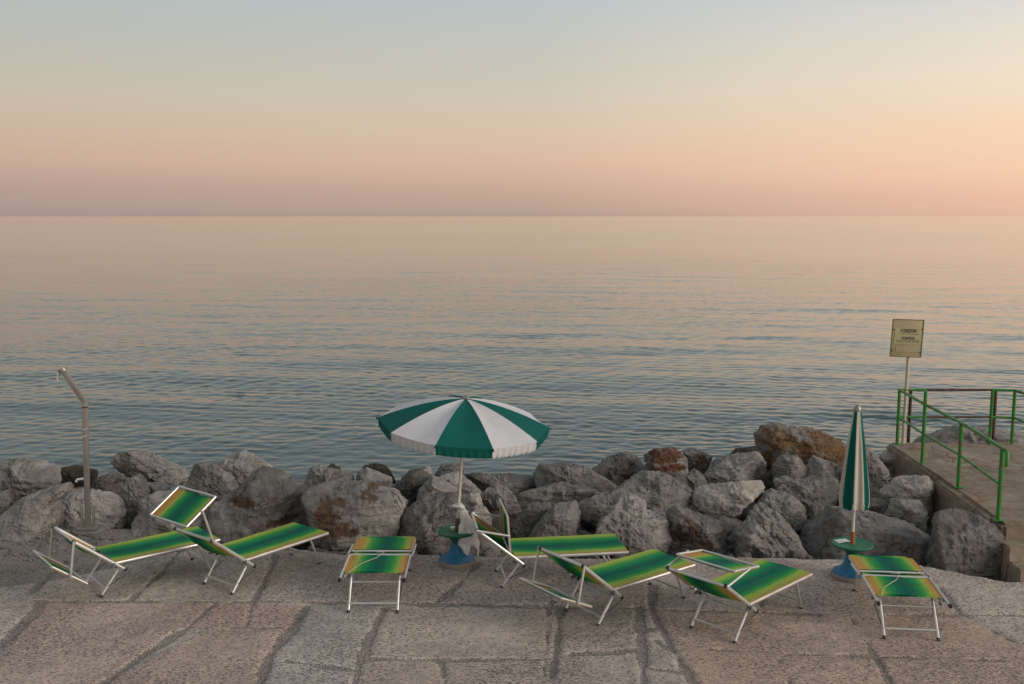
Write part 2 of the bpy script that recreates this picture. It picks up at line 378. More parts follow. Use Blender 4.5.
so = link(bpy.data.objects.new('sun', sl)); 
# direction: light travels toward -Z local; point from azimuth 100 deg right
az_s = R(118); el_s = R(20)
dvec = Vector((math.sin(az_s) * math.cos(el_s), math.cos(az_s) * math.cos(el_s), math.sin(el_s)))
so.rotation_euler = dvec.to_track_quat('Z', 'Y').to_euler()
scene.view_settings.view_transform = 'Standard'; scene.view_settings.look = 'None'; scene.view_settings.exposure = 0.14; scene.view_settings.gamma = 1

# ---------------------------------------------------------------- sea
rng = np.random.default_rng(3)
ang = R(1) * np.concatenate([np.linspace(-75, -34, 60)[:-1], np.linspace(-34, 34, 900), np.linspace(34, 75, 60)[1:]])
ys = [10.0]
while ys[-1] < 60000:
    d = ys[-1]; ys.append(d + max(.04, d * d / 12000) if d < 700 else d * 1.12)
ys = np.array(ys); ny = len(ys)
X = np.outer(np.tan(ang), ys); Y = np.repeat(ys[None, :], len(ang), 0); Z = np.zeros_like(X)
sp = np.gradient(ys)[None, :]
for k in range(56):
    if k < 42: lam = 10 ** rng.uniform(math.log10(.22), math.log10(.80)); th = rng.normal(R(4), R(28)); slope = .0145
    else: lam = 10 ** rng.uniform(math.log10(1.6), math.log10(13)); th = rng.normal(R(8), R(20)); slope = .0065
    kk = 2 * math.pi / lam; amp = slope / kk * rng.uniform(.6, 1.3)
    fade = np.clip((lam / sp - 1.8) / 3.5, 0, 1)
    ph = kk * (X * math.sin(th) + Y * math.cos(th)) + rng.uniform(0, 6.28)
    Z += amp * fade * (np.sin(ph) + .15 * np.sin(2 * ph))
mod = .8 + .5 * vnoise(np.stack([X.ravel() * .05, Y.ravel() * .16, X.ravel() * 0], 1), 5).reshape(X.shape) + .25 * vnoise(np.stack([X.ravel() * .3, Y.ravel() * .7, X.ravel() * 0], 1), 6).reshape(X.shape)
Z = Z * np.clip(mod, .25, 1.4)
ff, lt = grid_faces(len(ang), ny)
me = mesh_np('sea', np.stack([X, Y, Z + WATER], -1).reshape(-1, 3), ff, lt, M['water'])
sea = part('sea', me); sea['kind'] = 'structure'

# ---------------------------------------------------------------- quay pavement
EDGE = [(-40, 12.9), (-6.5, 12.95), (-4.75, 12.9), (-4.2, 12.25), (-2.5, 11.9), (-1.9, 11.76), (1, 11.72), (3.6, 11.70), (4.4, 11.62), (4.9, 11.42), (5.3, 11.12), (5.62, 10.93), (5.9, 10.9), (6.2, 11.6), (40, 11.6)]
ex, ey = np.array(EDGE).T
xs = np.unique(np.concatenate([np.linspace(-40, -8, 40), np.arange(-8, 8, .026), np.linspace(8, 40, 40)]))
vs = np.unique(np.concatenate([np.linspace(-.9, .5, 24), np.linspace(.5, .985, 185), np.linspace(.985, 1, 8)]))
yo = 3.0
edge = np.interp(xs, ex, ey)
edge = edge + .05 * fbm(np.stack([xs * 1.7, xs * 0, xs * 0], 1), 4, 3)
X, Vv = np.meshgrid(xs, vs, indexing='ij')
Y = yo + (edge[:, None] - yo) * Vv
P2 = np.stack([X.ravel(), Y.ravel()], 1)
JO = [  # joints between slabs: photo polylines on the ground, width in metres
    ([(-60, 599), (0, 600), (110, 601), (350, 602), (450, 605), (560, 607), (650, 609), (800, 614), (960, 614), (1080, 618)], .045),
    ([(190, 627), (240, 628), (292, 627)], .035), ([(214, 603), (188, 627), (140, 658), (92, 690), (60, 720)], .10),
    ([(42, 602), (22, 624), (0, 646), (-30, 680)], .15), ([(26, 598), (38, 585), (52, 571), (75, 556)], .05),
    ([(276, 556), (262, 585), (252, 606), (246, 627)], .12), ([(306, 606), (290, 632), (270, 655), (258, 690)], .17),
    ([(286, 661), (320, 666), (352, 670)], .07), ([(383, 609), (366, 645), (352, 690)], .15), ([(477, 565), (455, 588), (437, 604)], .045),
    ([(372, 658), (430, 659), (548, 659)], .06), ([(549, 608), (547, 640), (543, 690)], .03), ([(561, 609), (556, 650), (550, 690)], .17),
    ([(571, 654), (610, 652), (645, 648)], .05), ([(638, 608), (642, 640), (644, 690)], .13), ([(651, 586), (652, 609), (662, 628), (676, 654), (698, 690)], .09),
    ([(655, 640), (668, 648)], .05), ([(648, 668), (690, 672)], .05), ([(645, 630), (664, 628)], .05),
    ([(679, 649), (780, 654), (900, 657), (1040, 662)], .02), ([(851, 617), (872, 650), (893, 688)], .018),
    ([(930, 575), (960, 612), (1000, 634), (1040, 656)], .07), ([(540, 555), (548, 580), (552, 606)], .03), ([(735, 556), (752, 590), (765, 613)], .025),
    ([(440, 659), (448, 690)], .03), ([(780, 655), (792, 690)], .018), ([(185, 545), (160, 575), (130, 600)], .03)]
jn = np.zeros(len(P2)); wob = .035 * fbm(np.stack([P2[:, 0] * 3, P2[:, 1] * 3, P2[:, 0] * 0], 1), 4, 9)
wv = .7 + .5 * fbm(np.stack([P2[:, 0] * 1.6, P2[:, 1] * 1.6, P2[:, 0] * 0], 1), 3, 21)
segs = [(ground(*a), ground(*b), wd) for pl, wd in JO for a, b in zip(pl[:-1], pl[1:])]
for k in range(-9, 10): segs.append(((k * 2.1 + .4, -4), (k * 2.1 + .3 * (k % 3), 7.7), .06))
for k in range(8): segs.append(((-40, 7.75 - k * 1.5), (40, 7.75 - k * 1.5), .05))
for k in (1, 2, 3, 4): segs += [((-5.6 - 1.7 * k, 7.6), (-5.9 - 1.7 * k, 12.4), .06), ((5.6 + 1.8 * k, 7.6), (5.9 + 1.8 * k, 11.6), .06)]
for a, b, wd in segs:
    a = np.array(a); b = np.array(b); ab = b - a
    t = np.clip(((P2 - a) @ ab) / (ab @ ab), 0, 1); d = np.hypot(*(P2 - a - t[:, None] * ab).T)
    jn = np.maximum(jn, np.clip(1.15 - np.maximum(d + wob, 0) / (wd * .42 * np.clip(wv, .5, 1.6) + .014), 0, 1))
def inpoly(P, poly):
    poly = np.array(poly); c = np.zeros(len(P), bool); j = len(poly) - 1
    for i in range(len(poly)):
        xi, yi = poly[i]; xj, yj = poly[j]
        c ^= ((yi > P[:, 1]) != (yj > P[:, 1])) & (P[:, 0] < (xj - xi) * (P[:, 1] - yi) / (yj - yi + 1e-12) + xi); j = i
    return c
TB = 1.36
tint = np.tile(TB * np.array([.335, .29, .258]), (len(P2), 1))
TN = [([(40, 602), (214, 603), (92, 690), (-20, 690)], (.335, .27, .235)), ([(214, 627), (292, 627), (258, 690), (92, 690)], (.315, .252, .218)),
      ([(190, 603), (306, 604), (292, 627), (188, 627)], (.33, .255, .225)), ([(306, 605), (383, 606), (352, 690), (258, 690)], (.325, .30, .27)),
      ([(383, 609), (549, 608), (546, 659), (368, 659)], (.335, .29, .25)), ([(368, 659), (546, 659), (543, 700), (345, 700)], (.315, .268, .232)),
      ([(560, 608), (640, 608), (644, 700), (550, 700)], (.305, .268, .235)), ([(652, 609), (870, 616), (880, 657), (680, 652)], (.318, .25, .21)),
      ([(680, 652), (1060, 660), (1060, 720), (700, 720)], (.322, .25, .205)), ([(850, 616), (960, 614), (1060, 662), (880, 657)], (.325, .25, .205)),
      ([(477, 560), (735, 556), (765, 613), (437, 604)], (.335, .285, .25)), ([(735, 556), (930, 575), (960, 614), (765, 613)], (.325, .265, .225)),
      ([(925, 566), (1080, 590), (1080, 640), (960, 612)], (.37, .33, .285)), ([(300, 550), (477, 556), (437, 604), (252, 603)], (.325, .28, .248))]
for pl, c in TN: tint[inpoly(P2, [ground(*p) for p in pl])] = TB * np.array(c) * (1.06, 1.03, 1.04)
gr = inpoly(P2, [ground(*p) for p in [(-400, 528), (-10, 520), (200, 520), (215, 542), (120, 566), (70, 578), (-20, 590), (-400, 600)]]).astype(float)
z = .010 * fbm(np.stack([P2[:, 0] * 1.1, P2[:, 1] * 1.1, P2[:, 0] * 0], 1), 4, 2) - .017 * np.clip(jn * 1.6, 0, 1) - .02 * gr
for (pl, c), hh in zip(TN, np.random.default_rng(1).uniform(-.006, .008, len(TN))): z[inpoly(P2, [ground(*p) for p in pl])] += hh
z += .004 * fbm(np.stack([P2[:, 0] * 9, P2[:, 1] * 9, P2[:, 0] * 0], 1), 3, 4)
ed = (edge[:, None] - Y).ravel(); z -= .05 * np.clip(1 - ed / .09, 0, 1) ** 2
V = np.stack([P2[:, 0], P2[:, 1], z], 1).reshape(len(xs), len(vs), 3)
drop = []   # the quay face below the edge
for k, dz in enumerate((.06, .2, .45, .8, 1.4)):
    q = V[:, -1].copy(); q[:, 2] -= dz; q[:, 1] += .02 + .03 * vnoise(np.stack([xs * 2, xs * 0 + k, xs * 0], 1), 8) ; drop.append(q)
V = np.concatenate([V, np.stack(drop, 1)], 1); nv = V.shape[1]
def ext(a): return np.concatenate([a.reshape(len(xs), len(vs), -1), np.repeat(a.reshape(len(xs), len(vs), -1)[:, -1:], 5, 1)], 1).reshape(len(xs) * nv, -1)
ff, lt = grid_faces(len(xs), nv)
me = mesh_np('pavement', V.reshape(-1, 3), ff, lt, M['pave'])
attr(me, 'joint', ext(jn).ravel()); attr_col(me, 'tint', ext(tint)); attr(me, 'gravel', ext(gr).ravel())
part('pavement', me)['kind'] = 'structure'
# shore bed under the boulders
xs2 = np.linspace(-40, 40, 260); ys2 = np.linspace(10.5, 24, 90)
X, Y = np.meshgrid(xs2, ys2, indexing='ij'); pp = np.stack([X.ravel(), Y.ravel(), X.ravel() * 0], 1)
def bedz(x, y): return np.interp(y, [10.5, 11.7, 13, 15, 17.5, 21, 24], [-.55, -.5, -.45, -.62, -1.25, -2.3, -3])
Zb = bedz(X, Y).ravel() + .16 * fbm(pp * 1.7, 4, 31, ridged=True) + .05 * fbm(pp * 6, 3, 32)
Zb = np.where((X.ravel() < -4.4) & (Y.ravel() < 13.2), np.minimum(Zb + .1, -.1), Zb)
ff, lt = grid_faces(len(xs2), len(ys2)); me = mesh_np('shore_bed', np.stack([pp[:, 0], pp[:, 1], Zb], 1), ff, lt, M['bed']); attr(me, 'stain', np.zeros(len(pp)))
part('shore_bed', me)['kind'] = 'structure'

# ---------------------------------------------------------------- boulders
def ico(sub):
    bm = bmesh.new(); bmesh.ops.create_icosphere(bm, subdivisions=sub, radius=1)
    v = np.array([x.co[:] for x in bm.verts]); f = np.array([[x.index for x in p.verts] for p in bm.faces]); bm.free(); return v, f
ICO = {s: ico(s) for s in (3, 4, 5, 6)}
G_ROCK = 'boulders of the breakwater'
def boulder(poly, Yc, label, mat='rock', seed=1, drop=.30, depth=None, stains=(), sub=6, facet=1.0, streak=0.0, fr=.40, name='boulder'):
    """silhouette (photo points) -> real outline in the vertical plane at distance Yc, swelled to a rock with its own depth"""
    pts = np.array([[at_dist(px, py, Yc)[0], at_dist(px, py, Yc)[2]] for px, py in poly])
    lo, hi = pts.min(0), pts.max(0); c = (lo + hi) / 2
    wd, ht = hi - lo
    pts = pts.copy(); below = pts[:, 1] < c[1] - .05 * ht
    pts[below, 1] -= drop * np.clip((c[1] - pts[below, 1]) / (ht * .5), 0, 1)
    rel = pts - c; an = np.arctan2(rel[:, 1], rel[:, 0]); od = np.argsort(an); rel = rel[od]; an = an[od]
    d, fcs = ICO[sub]
    # radius of polygon along each angle by ray / segment intersection
    A = np.linspace(-math.pi, math.pi, 361); rad = np.zeros(361)
    for i in range(len(rel)):
        p, q = rel[i], rel[(i + 1) % len(rel)]; e = q - p
        den = np.cos(A) * e[1] - np.sin(A) * e[0]; den = np.where(np.abs(den) < 1e-9, 1e-9, den)
        t = (p[0] * e[1] - p[1] * e[0]) / den; s = (p[0] * np.sin(A) - p[1] * np.cos(A)) / den
        ok = (t > 0) & (s >= -1e-6) & (s <= 1 + 1e-6); rad = np.where(ok, np.maximum(rad, t), rad)
    rad = np.where(rad <= 0, np.median(rad), rad)
    ker = np.array([0, 1, 2, 1, 0]) / 4; rp = np.concatenate([rad[-5:-1], rad, rad[1:5]]); rad = np.convolve(rp, ker, 'same')[4:-4]
    rg = np.random.default_rng(seed * 101 + 7)
    D = depth or min(max(.78 * wd, .5 * ht, .35), 1.5)
    # facets: softened random planes, mostly on the faces turned to and away from the sea
    k = 60
    acc = np.ones(len(d)) * .86 ** k
    top_n = np.array([rg.uniform(-.35, .35), -rg.uniform(.15, .5), .9]); fro_n = np.array([rg.uniform(-.45, .45), -.9, rg.uniform(-.05, .4)])
    for n, h in ((top_n, rg.uniform(.60, .76)), (fro_n, rg.uniform(.52, .66))):
        n = n / np.linalg.norm(n); h = 1 + (h - 1) * facet; acc = acc + (np.maximum(d @ n, 0) / h) ** k
    for i in range(11):
        n = rg.normal(size=3); n[1] *= 1.25; n /= np.linalg.norm(n)
        h = rg.uniform(.50, .80) if abs(n[1]) > .3 else rg.uniform(.74, .95)
        h = 1 + (h - 1) * facet
        acc = acc + (np.maximum(d @ n, 0) / h) ** k
    r = acc ** (-1 / k)
    q = d * r[:, None]
    rho = np.hypot(q[:, 0], q[:, 2]); phi = np.arctan2(q[:, 2], q[:, 0])
    bi = ((phi + math.pi) / (2 * math.pi) * 71.999).astype(int); mx = np.zeros(72); np.maximum.at(mx, bi, rho)
    mx = np.maximum(mx, .3); mx = (np.roll(mx, 1) + mx + np.roll(mx, -1)) / 3
    rho = rho / np.interp(phi, np.linspace(-math.pi, math.pi, 73), np.concatenate([mx, mx[:1]]))
    pw = rho ** .88   # fuller shoulders
    Rp = np.interp(phi, A, rad)
    x = np.cos(phi) * Rp * pw; zz = np.sin(phi) * Rp * pw; y = q[:, 1] * D * .62
    zz = zz - np.maximum(y, 0) * .22
    o = np.stack([x, y, zz], 1)
    sc = 1.1 * math.sqrt(wd * ht)
    so_ = rg.uniform(0, 50, 3)
    nrm = d / np.linalg.norm(d, axis=1)[:, None]
    pn = o / sc * 2.2 + so_
    disp = .016 * fbm(pn, 3, seed) + .024 * fbm(pn * 3.0, 4, seed + 3, .55, True)
    # fracture faces: the highest of the planes round each point, so they meet in sharp arrises
    for ns, am in ((26, .34), (90, .26)):
        sd = rg.normal(size=(ns, 3)); sd /= np.linalg.norm(sd, axis=1)[:, None]; gr_ = rg.normal(size=(ns, 3)); of = rg.uniform(-.03, .03, ns) * (26 / ns)
        dd = nrm @ sd.T; top3 = np.argpartition(-dd, 3, axis=1)[:, :3]
        pl_ = np.einsum('vkj,vkj->vk', gr_[top3], nrm[:, None, :] - sd[top3]) * am * (26 / ns) ** .3 * .5 + of[top3]
        q_ = np.clip(pl_.max(1), -.10, .10); disp += (q_ - q_.mean()) * (.9 if ns == 26 else .5) * fr
    if streak: disp += streak * fbm(np.stack([pn[:, 0] * 3 + pn[:, 2] * 3, pn[:, 1], pn[:, 0] * 1.0], 1) * 3, 3, seed + 8, .5, True)
    disp -= disp.mean() + .022
    # stepped ledges, chipped
    led = vnoise(pn * 1.6, seed + 40) * 2.4; disp += .026 * (led - np.floor(led)) * (.5 + fr * .8)
    o = o + nrm * (disp * sc * .62)[:, None] + nrm * (.011 * fbm(o * 11, 4, seed + 11, .6, True))[:, None]
    # hold the outline: compare the swollen outline with the traced one and pull it back
    for _ in range(2):
        ph2 = np.arctan2(o[:, 2] + np.maximum(o[:, 1], 0) * .22, o[:, 0]); rr2 = np.hypot(o[:, 0], o[:, 2] + np.maximum(o[:, 1], 0) * .22)
        b2 = ((ph2 + math.pi) / (2 * math.pi) * 59.999).astype(int); m2 = np.zeros(60); np.maximum.at(m2, b2, rr2)
        cen = np.linspace(-math.pi, math.pi, 61)[:-1] + math.pi / 60
        fc = np.clip(np.interp(cen, A, rad) / np.maximum(m2, .02), .72, 1.2); fc = (np.roll(fc, 1) + 2 * fc + np.roll(fc, -1)) / 4
        kf = np.interp(ph2, np.concatenate([[cen[-1] - 2 * math.pi], cen, [cen[0] + 2 * math.pi]]), np.concatenate([[fc[-1]], fc, [fc[0]]]))
        o[:, 0] *= kf; o[:, 2] *= kf
    me = mesh_np(name, o, fcs.ravel(), np.full(len(fcs), 3), M[mat])
    sv = np.zeros(len(o))
    for (sx, sy, srx, sry) in stains:
        p = at_dist(sx, sy, Yc); mpp = Yc / F * 1.02
        e = np.hypot((o[:, 0] + c[0] - p[0]) / (srx * mpp), (o[:, 2] + c[1] - p[2]) / (sry * mpp)); sv = np.maximum(sv, np.clip(1.45 - .85 * e, 0, 1) * (o[:, 1] < .35 * D))
    attr(me, 'stain', sv)
    ob = part(name, me, None, (c[0], Yc, c[1])); tag(ob, label, 'boulder', G_ROCK); return ob
B = [
 # left end
 ([(0,460),(18,458),(34,459),(56,466),(65,476),(63,484),(43,490),(24,499),(11,500),(3,494),(-13,490),(-16,466)],14.2,'broad pale flat topped boulder at the far left against the sea','rock',{'fr':.22}),
 ([(-10,494),(3,490),(13,500),(2,512),(-12,512)],13.5,'small boulder at the left picture edge below the broad pale one','rock',{'sub':5}),
 ([(-4,514),(18,499),(48,486),(71,481),(75,488),(62,499),(57,517),(40,536),(16,540),(-6,539)],12.75,'large sloping grey boulder in front at far left, behind the lounger with hanging sunshade','rock',{'fr':.22,'depth':1.1}),
 ([(53,500),(64,490),(82,488),(111,491),(124,499),(129,511),(122,526),(97,528),(77,529),(56,530),(50,514)],13.45,'wide rounded boulder directly behind the shower post','rock',{'streak':.02}),
 ([(58,467),(71,465),(80,467),(95,469),(97,482),(90,489),(75,489),(63,483)],15.6,'dark weedy rock behind the shower post at the waterline','rock_wet',{}),
 ([(90,488),(96,478),(109,471),(124,477),(127,488),(122,494),(93,492)],14.6,'dark wedge shaped rock right of the shower post','rock_dark',{}),
 ([(122,486),(128,478),(135,473),(146,480),(152,491),(140,505),(130,512),(122,505)],13.55,'small upright streaked boulder under the long sea facing one','rock',{'streak':.045,'sub':6}),
 ([(110,461),(120,450),(141,449),(168,458),(187,467),(190,475),(184,483),(167,480),(144,478),(125,476),(113,468)],15.0,'long tilted boulder standing against the sea right of the shower','rock',{'drop':.05,'depth':.4}),
 ([(147,485),(158,481),(172,485),(168,493),(150,494)],14.3,'little dark rock in the gap under the long tilted boulder','rock_dark',{'sub':5}),
 ([(136,506),(141,498),(157,491),(173,491),(178,497),(160,508),(142,511)],13.35,'low rock partly hidden by the raised green sunshade','rock',{'sub':5}),
 ([(122,533),(131,517),(143,508),(165,503),(190,506),(205,520),(202,537),(160,540),(126,539)],12.75,'rounded boulder beneath the raised green sunshade','rock',{'fr':.22}),
 ([(184,483),(192,466),(200,461),(213,463),(232,473),(239,484),(231,492),(216,498),(200,499),(188,492)],14.2,'pale ribbed boulder right of the long tilted one','rock',{'streak':.02}),
 ([(215,464),(229,453),(244,450),(261,456),(272,466),(270,478),(245,486),(230,477)],15.2,'smooth dome shaped boulder against the sea behind the pale ribbed one','rock',{'fr':.22}),
 ([(210,517),(216,499),(239,486),(253,470),(263,465),(280,469),(294,478),(306,481),(309,496),(314,511),(314,528),(300,543),(255,548),(228,546),(212,532)],12.85,'huge peaked boulder with rusty streak behind the lounger with raised sunshade','rock',{'depth':1.25,'stains':[(252,493,16,6),(285,515,16,4)]}),
 # centre left
 ([(303,494),(308,486),(321,481),(363,480),(389,485),(400,487),(410,501),(405,512),(398,532),(380,547),(337,549),(318,545),(313,519)],12.65,'big blocky boulder with a brown crumbly face behind the folded lounger','rock',{'depth':1.0,'facet':.8,'stains':[(334,505,20,20),(350,520,18,10),(372,490,10,10)]}),
 ([(303,478),(308,467),(318,464),(327,467),(352,471),(354,480),(329,486),(308,487)],14.6,'low lumpy rock at the waterline behind the brown faced boulder','rock',{}),
 ([(325,468),(331,463),(340,466),(342,471),(329,472)],15.7,'tiny black pointed rock poking above the low lumpy rock','rock_wet',{'sub':5}),
 ([(353,481),(356,471),(366,467),(376,471),(392,477),(391,487),(370,487)],14.7,'pale low rock in front of the dark weedy flat one','rock',{'sub':5}),
 ([(355,472),(364,465),(376,463),(389,465),(396,473),(377,476)],15.8,'dark weedy flat rock at the waterline left of the open umbrella pole','rock_wet',{'sub':5}),
 ([(390,487),(409,470),(422,467),(434,476),(430,486),(420,497),(412,506),(399,497)],14.0,'dark sloping boulder left of the pointed one, below the open umbrella','rock_dark',{}),
 ([(418,470),(424,466),(431,467),(434,474),(420,475)],15.5,'tiny rock on the skyline of the breakwater under the umbrella rim','rock',{'sub':4}),
 ([(413,502),(417,490),(431,475),(444,481),(457,488),(456,499),(434,501),(413,508)],13.6,'sharply pointed boulder just left of the open umbrella pole','rock',{'facet':1.0}),
 ([(384,532),(394,516),(412,502),(425,494),(433,492),(452,492),(462,500),(470,512),(482,520),(502,535),(502,556),(440,560),(400,556),(386,548)],12.5,'large plain grey boulder behind the blue stand and plastic bag','rock_dark',{'fr':.22,'depth':1.1}),
 ([(459,503),(464,498),(470,493),(480,493),(484,503),(473,509),(460,509)],13.2,'small light block beside the open umbrella pole','rock_beige',{'sub':5}),
 ([(460,512),(475,505),(486,507),(492,517),(491,528),(468,530)],12.8,'pale rounded rock behind the clear plastic bag','rock_beige',{'sub':5}),
 ([(434,471),(441,464),(454,463),(463,464),(466,475),(436,476)],15.8,'low rounded rock at the waterline behind the open umbrella pole','rock_dark',{'sub':5}),
 ([(434,476),(457,471),(473,483),(484,488),(476,496),(464,497),(456,490)],14.6,'slanting rock crossing behind the open umbrella pole','rock',{'sub':5}),
 ([(462,474),(476,471),(496,473),(534,475),(542,482),(515,488),(492,486),(483,489),(470,481)],15.1,'long low cracked rock right of the open umbrella pole','rock_dark',{'streak':.02}),
 ([(479,493),(487,487),(496,482),(507,486),(517,498),(523,510),(518,523),(509,532),(499,523),(484,510)],13.5,'dark knobbly boulder above the upright green sunshade','rock_dark',{}),
 # centre
 ([(516,488),(530,484),(564,480),(596,481),(601,492),(571,502),(543,505),(527,508),(517,501)],14.0,'long flat topped block with undercut dark front in the middle of the breakwater','rock',{'facet':.9}),
 ([(507,531),(517,517),(529,503),(553,502),(549,511),(533,526),(519,542),(509,540)],12.95,'narrow striated slab leaning left of the angular grey boulder','rock_dark',{'streak':.06}),
 ([(518,538),(531,526),(543,515),(555,503),(577,499),(581,511),(579,527),(577,540),(548,544),(522,544)],12.6,'angular grey boulder behind the lounger with upright sunshade','rock',{'facet':.9}),
 ([(575,501),(596,493),(632,491),(646,499),(622,517),(598,518),(580,513)],13.3,'flat pale slab topping the dark gap behind the middle lounger','rock',{'sub':6}),
 ([(587,540),(596,515),(612,502),(630,492),(646,500),(649,509),(667,515),(671,533),(669,550),(632,557),(600,556)],12.45,'large boulder with one beige weathered side right of the dark gap','rock',{'depth':1.05,'streak':.015}),
 ([(532,475),(538,463),(564,462),(587,465),(603,473),(620,481),(612,490),(600,493),(580,486),(560,485),(538,484)],14.9,'wide dark wedge boulder against the sea in the middle','rock_dark',{'facet':1.0}),
 ([(586,468),(603,458),(614,455),(627,450),(640,457),(652,469),(637,475),(619,483),(603,477)],15.3,'dark rounded boulder left of the one with a rusty red top','rock_dark',{}),
 ([(643,454),(655,446),(676,447),(687,458),(690,472),(684,479),(663,474),(648,473)],15.0,'boulder with a rusty red brown top against the sea','rock_red',{'stains':[(664,452,20,9),(668,465,16,4)]}),
 ([(681,450),(690,447),(699,449),(714,456),(705,471),(689,473),(685,459)],16.0,'small brownish rock right of the rusty topped boulder','rock_dark',{'stains':[(700,458,9,6)]}),
 ([(715,456),(737,449),(758,444),(764,452),(720,460)],17.0,'dark low ledge at the waterline left of the big orange boulder','rock_wet',{'sub':5}),
 ([(702,471),(718,458),(740,453),(758,450),(766,462),(764,476),(745,482),(725,483),(705,479)],15.2,'smooth grey boulder left of the big orange one','rock',{'fr':.22,'facet':.7}),
 ([(608,488),(623,479),(644,470),(663,471),(689,485),(696,493),(680,507),(670,512),(651,509),(638,499),(611,494)],13.6,'broad smooth hump shaped boulder below the rusty topped one','rock',{'fr':.22,'facet':.6}),
 ([(686,476),(695,468),(703,474),(711,483),(708,489),(696,490)],14.4,'small jagged rock right of the smooth hump shaped boulder','rock_dark',{'sub':5}),
 ([(704,474),(718,470),(734,475),(724,485),(711,485)],14.9,'small dark rock behind the beige tilted slab','rock_dark',{'sub':5}),
 ([(721,483),(735,473),(747,475),(750,483),(735,488)],14.5,'little pointed grey rock just above the beige tilted slab','rock',{'sub':5}),
 ([(691,495),(699,487),(720,483),(741,479),(764,480),(768,489),(747,503),(735,509),(705,515),(692,506)],13.45,'beige thick slab tilted over a dark hollow','rock_beige',{'fr':.22,'drop':0.0,'depth':.75,'facet':.6}),
 ([(668,514),(676,505),(691,509),(708,516),(726,522),(729,540),(724,555),(676,557),(667,548)],12.35,'boulder with a dark brown left face below the beige slab','rock',{'facet':.9,'stains':[(684,530,15,16),(700,540,10,8)]}),
 ([(732,528),(740,516),(748,508),(760,501),(779,511),(796,533),(818,550),(812,558),(760,559),(735,555)],12.3,'triangular weathered boulder at the pavement edge right of the dark hollow','rock',{'streak':.03}),
 ([(757,501),(765,494),(773,488),(790,493),(807,507),(809,519),(798,535),(778,520)],13.2,'rounded grey boulder behind the triangular weathered one','rock',{}),
 # right
 ([(754,433),(762,424),(777,421),(792,425),(809,426),(834,435),(845,443),(842,460),(836,473),(809,480),(773,481),(762,471),(758,449)],15.6,'biggest sea side boulder stained orange brown across its top','rock_orange',{'depth':1.1,'facet':.6,'stains':[(818,444,34,17),(775,434,17,12),(766,462,6,16)]}),
 ([(773,465),(781,455),(798,455),(808,468),(808,480),(794,482),(774,477)],14.75,'grey undercut block at the foot of the orange boulder, left one','rock',{'sub':5}),
 ([(806,468),(813,455),(839,464),(840,478),(810,481)],14.7,'grey block at the foot of the orange boulder, nearest the closed umbrella','rock',{'sub':5}),
 ([(772,488),(790,480),(815,477),(839,476),(850,490),(842,506),(818,525),(806,510),(790,496)],13.95,'wide sloping grey boulder left of the closed umbrella canopy','rock',{'streak':.015}),
 ([(772,480),(785,475),(798,480),(779,488)],14.4,'small flat stone wedged below the undercut block','rock',{'sub':4}),
 ([(797,538),(802,529),(809,519),(819,525),(813,544),(799,547)],12.95,'small boulder squeezed left of the long boulder behind the closed umbrella','rock',{'sub':5}),
 ([(807,544),(815,527),(838,507),(860,508),(885,514),(910,521),(929,534),(926,553),(917,564),(860,564),(812,560)],12.3,'long smooth boulder behind the green table of the closed umbrella','rock',{'fr':.22,'depth':1.0,'facet':.7}),
 ([(858,503),(877,498),(898,501),(894,514),(865,511)],13.3,'small low rock right of the closed umbrella pole','rock_dark',{'sub':5}),
 ([(886,514),(897,499),(922,500),(927,511),(921,526),(898,522)],13.0,'small angular block in front of the beige pitted rock','rock',{'sub':5}),
 ([(881,493),(897,478),(912,476),(930,475),(938,485),(936,507),(927,514),(915,507),(887,501)],13.5,'beige pitted boulder against the concrete pier wall','rock_beige',{'fr':.22,'drop':.2,'facet':.8}),
 ([(926,514),(933,506),(962,508),(982,516),(1003,530),(1009,549),(1008,578),(937,572),(928,552)],11.62,'large dark grey boulder beside the pier steps','rock_dark',{'depth':.9}),
 ([(862,449),(869,446),(878,452),(891,470),(888,485),(884,499),(860,500),(855,472)],14.4,'tall grey boulder right behind the closed umbrella canopy','rock',{}),
 ([(879,456),(886,450),(895,453),(897,472),(884,475)],15.4,'pale small rock between the tall grey boulder and the pier wall','rock',{'sub':5}),
 ([(903,444),(918,438),(935,432),(959,425),(989,426),(1015,428),(1040,432),(1050,452),(905,452)],18.6,'broad grey boulder beyond the pier railing','rock',{'drop':.8}),
 # outside the frame, so that a step to the side still sees the breakwater
 ([(-20,478),(-60,462),(-110,470),(-120,520),(-60,540),(-20,535)],12.95,'large grey boulder beyond the left picture edge','rock',{}),
]
for i, (pl, Yc, lab, mat, kw) in enumerate(B): boulder(pl, Yc, lab, mat, seed=i + 1, **kw)

# rubble in the gaps and gravel on the left of the quay: nobody could count it
def pebbles(name, spots, mat, label=None):
    d, f = ICO[3]; V = []; Fc = []; rg = np.random.default_rng(11)
    for i, (x, y, zc, s) in enumerate(spots):
        nse = 1 + .35 * fbm(d * 1.3 + i * 5.1, 2, i)
        q = d * nse[:, None] * np.array([s * rg.uniform(.8, 1.4), s * rg.uniform(.7, 1.2), s * rg.uniform(.5, .85)])
        a = rg.uniform(0, 6.28); q = np.stack([q[:, 0] * math.cos(a) - q[:, 1] * math.sin(a), q[:, 0] * math.sin(a) + q[:, 1] * math.cos(a), q[:, 2]], 1)
        Fc.append(f + i * len(d)); V.append(q + (x, y, zc))
    V = np.concatenate(V); Fc = np.concatenate(Fc)
    me = mesh_np(name, V, Fc.ravel(), np.full(len(Fc), 3), M[mat]); attr(me, 'stain', np.zeros(len(V)))
    o = part(name, me); o['kind'] = 'stuff'; tag(o, label[0], label[1]); return o
rg = np.random.default_rng(5); sp_ = []
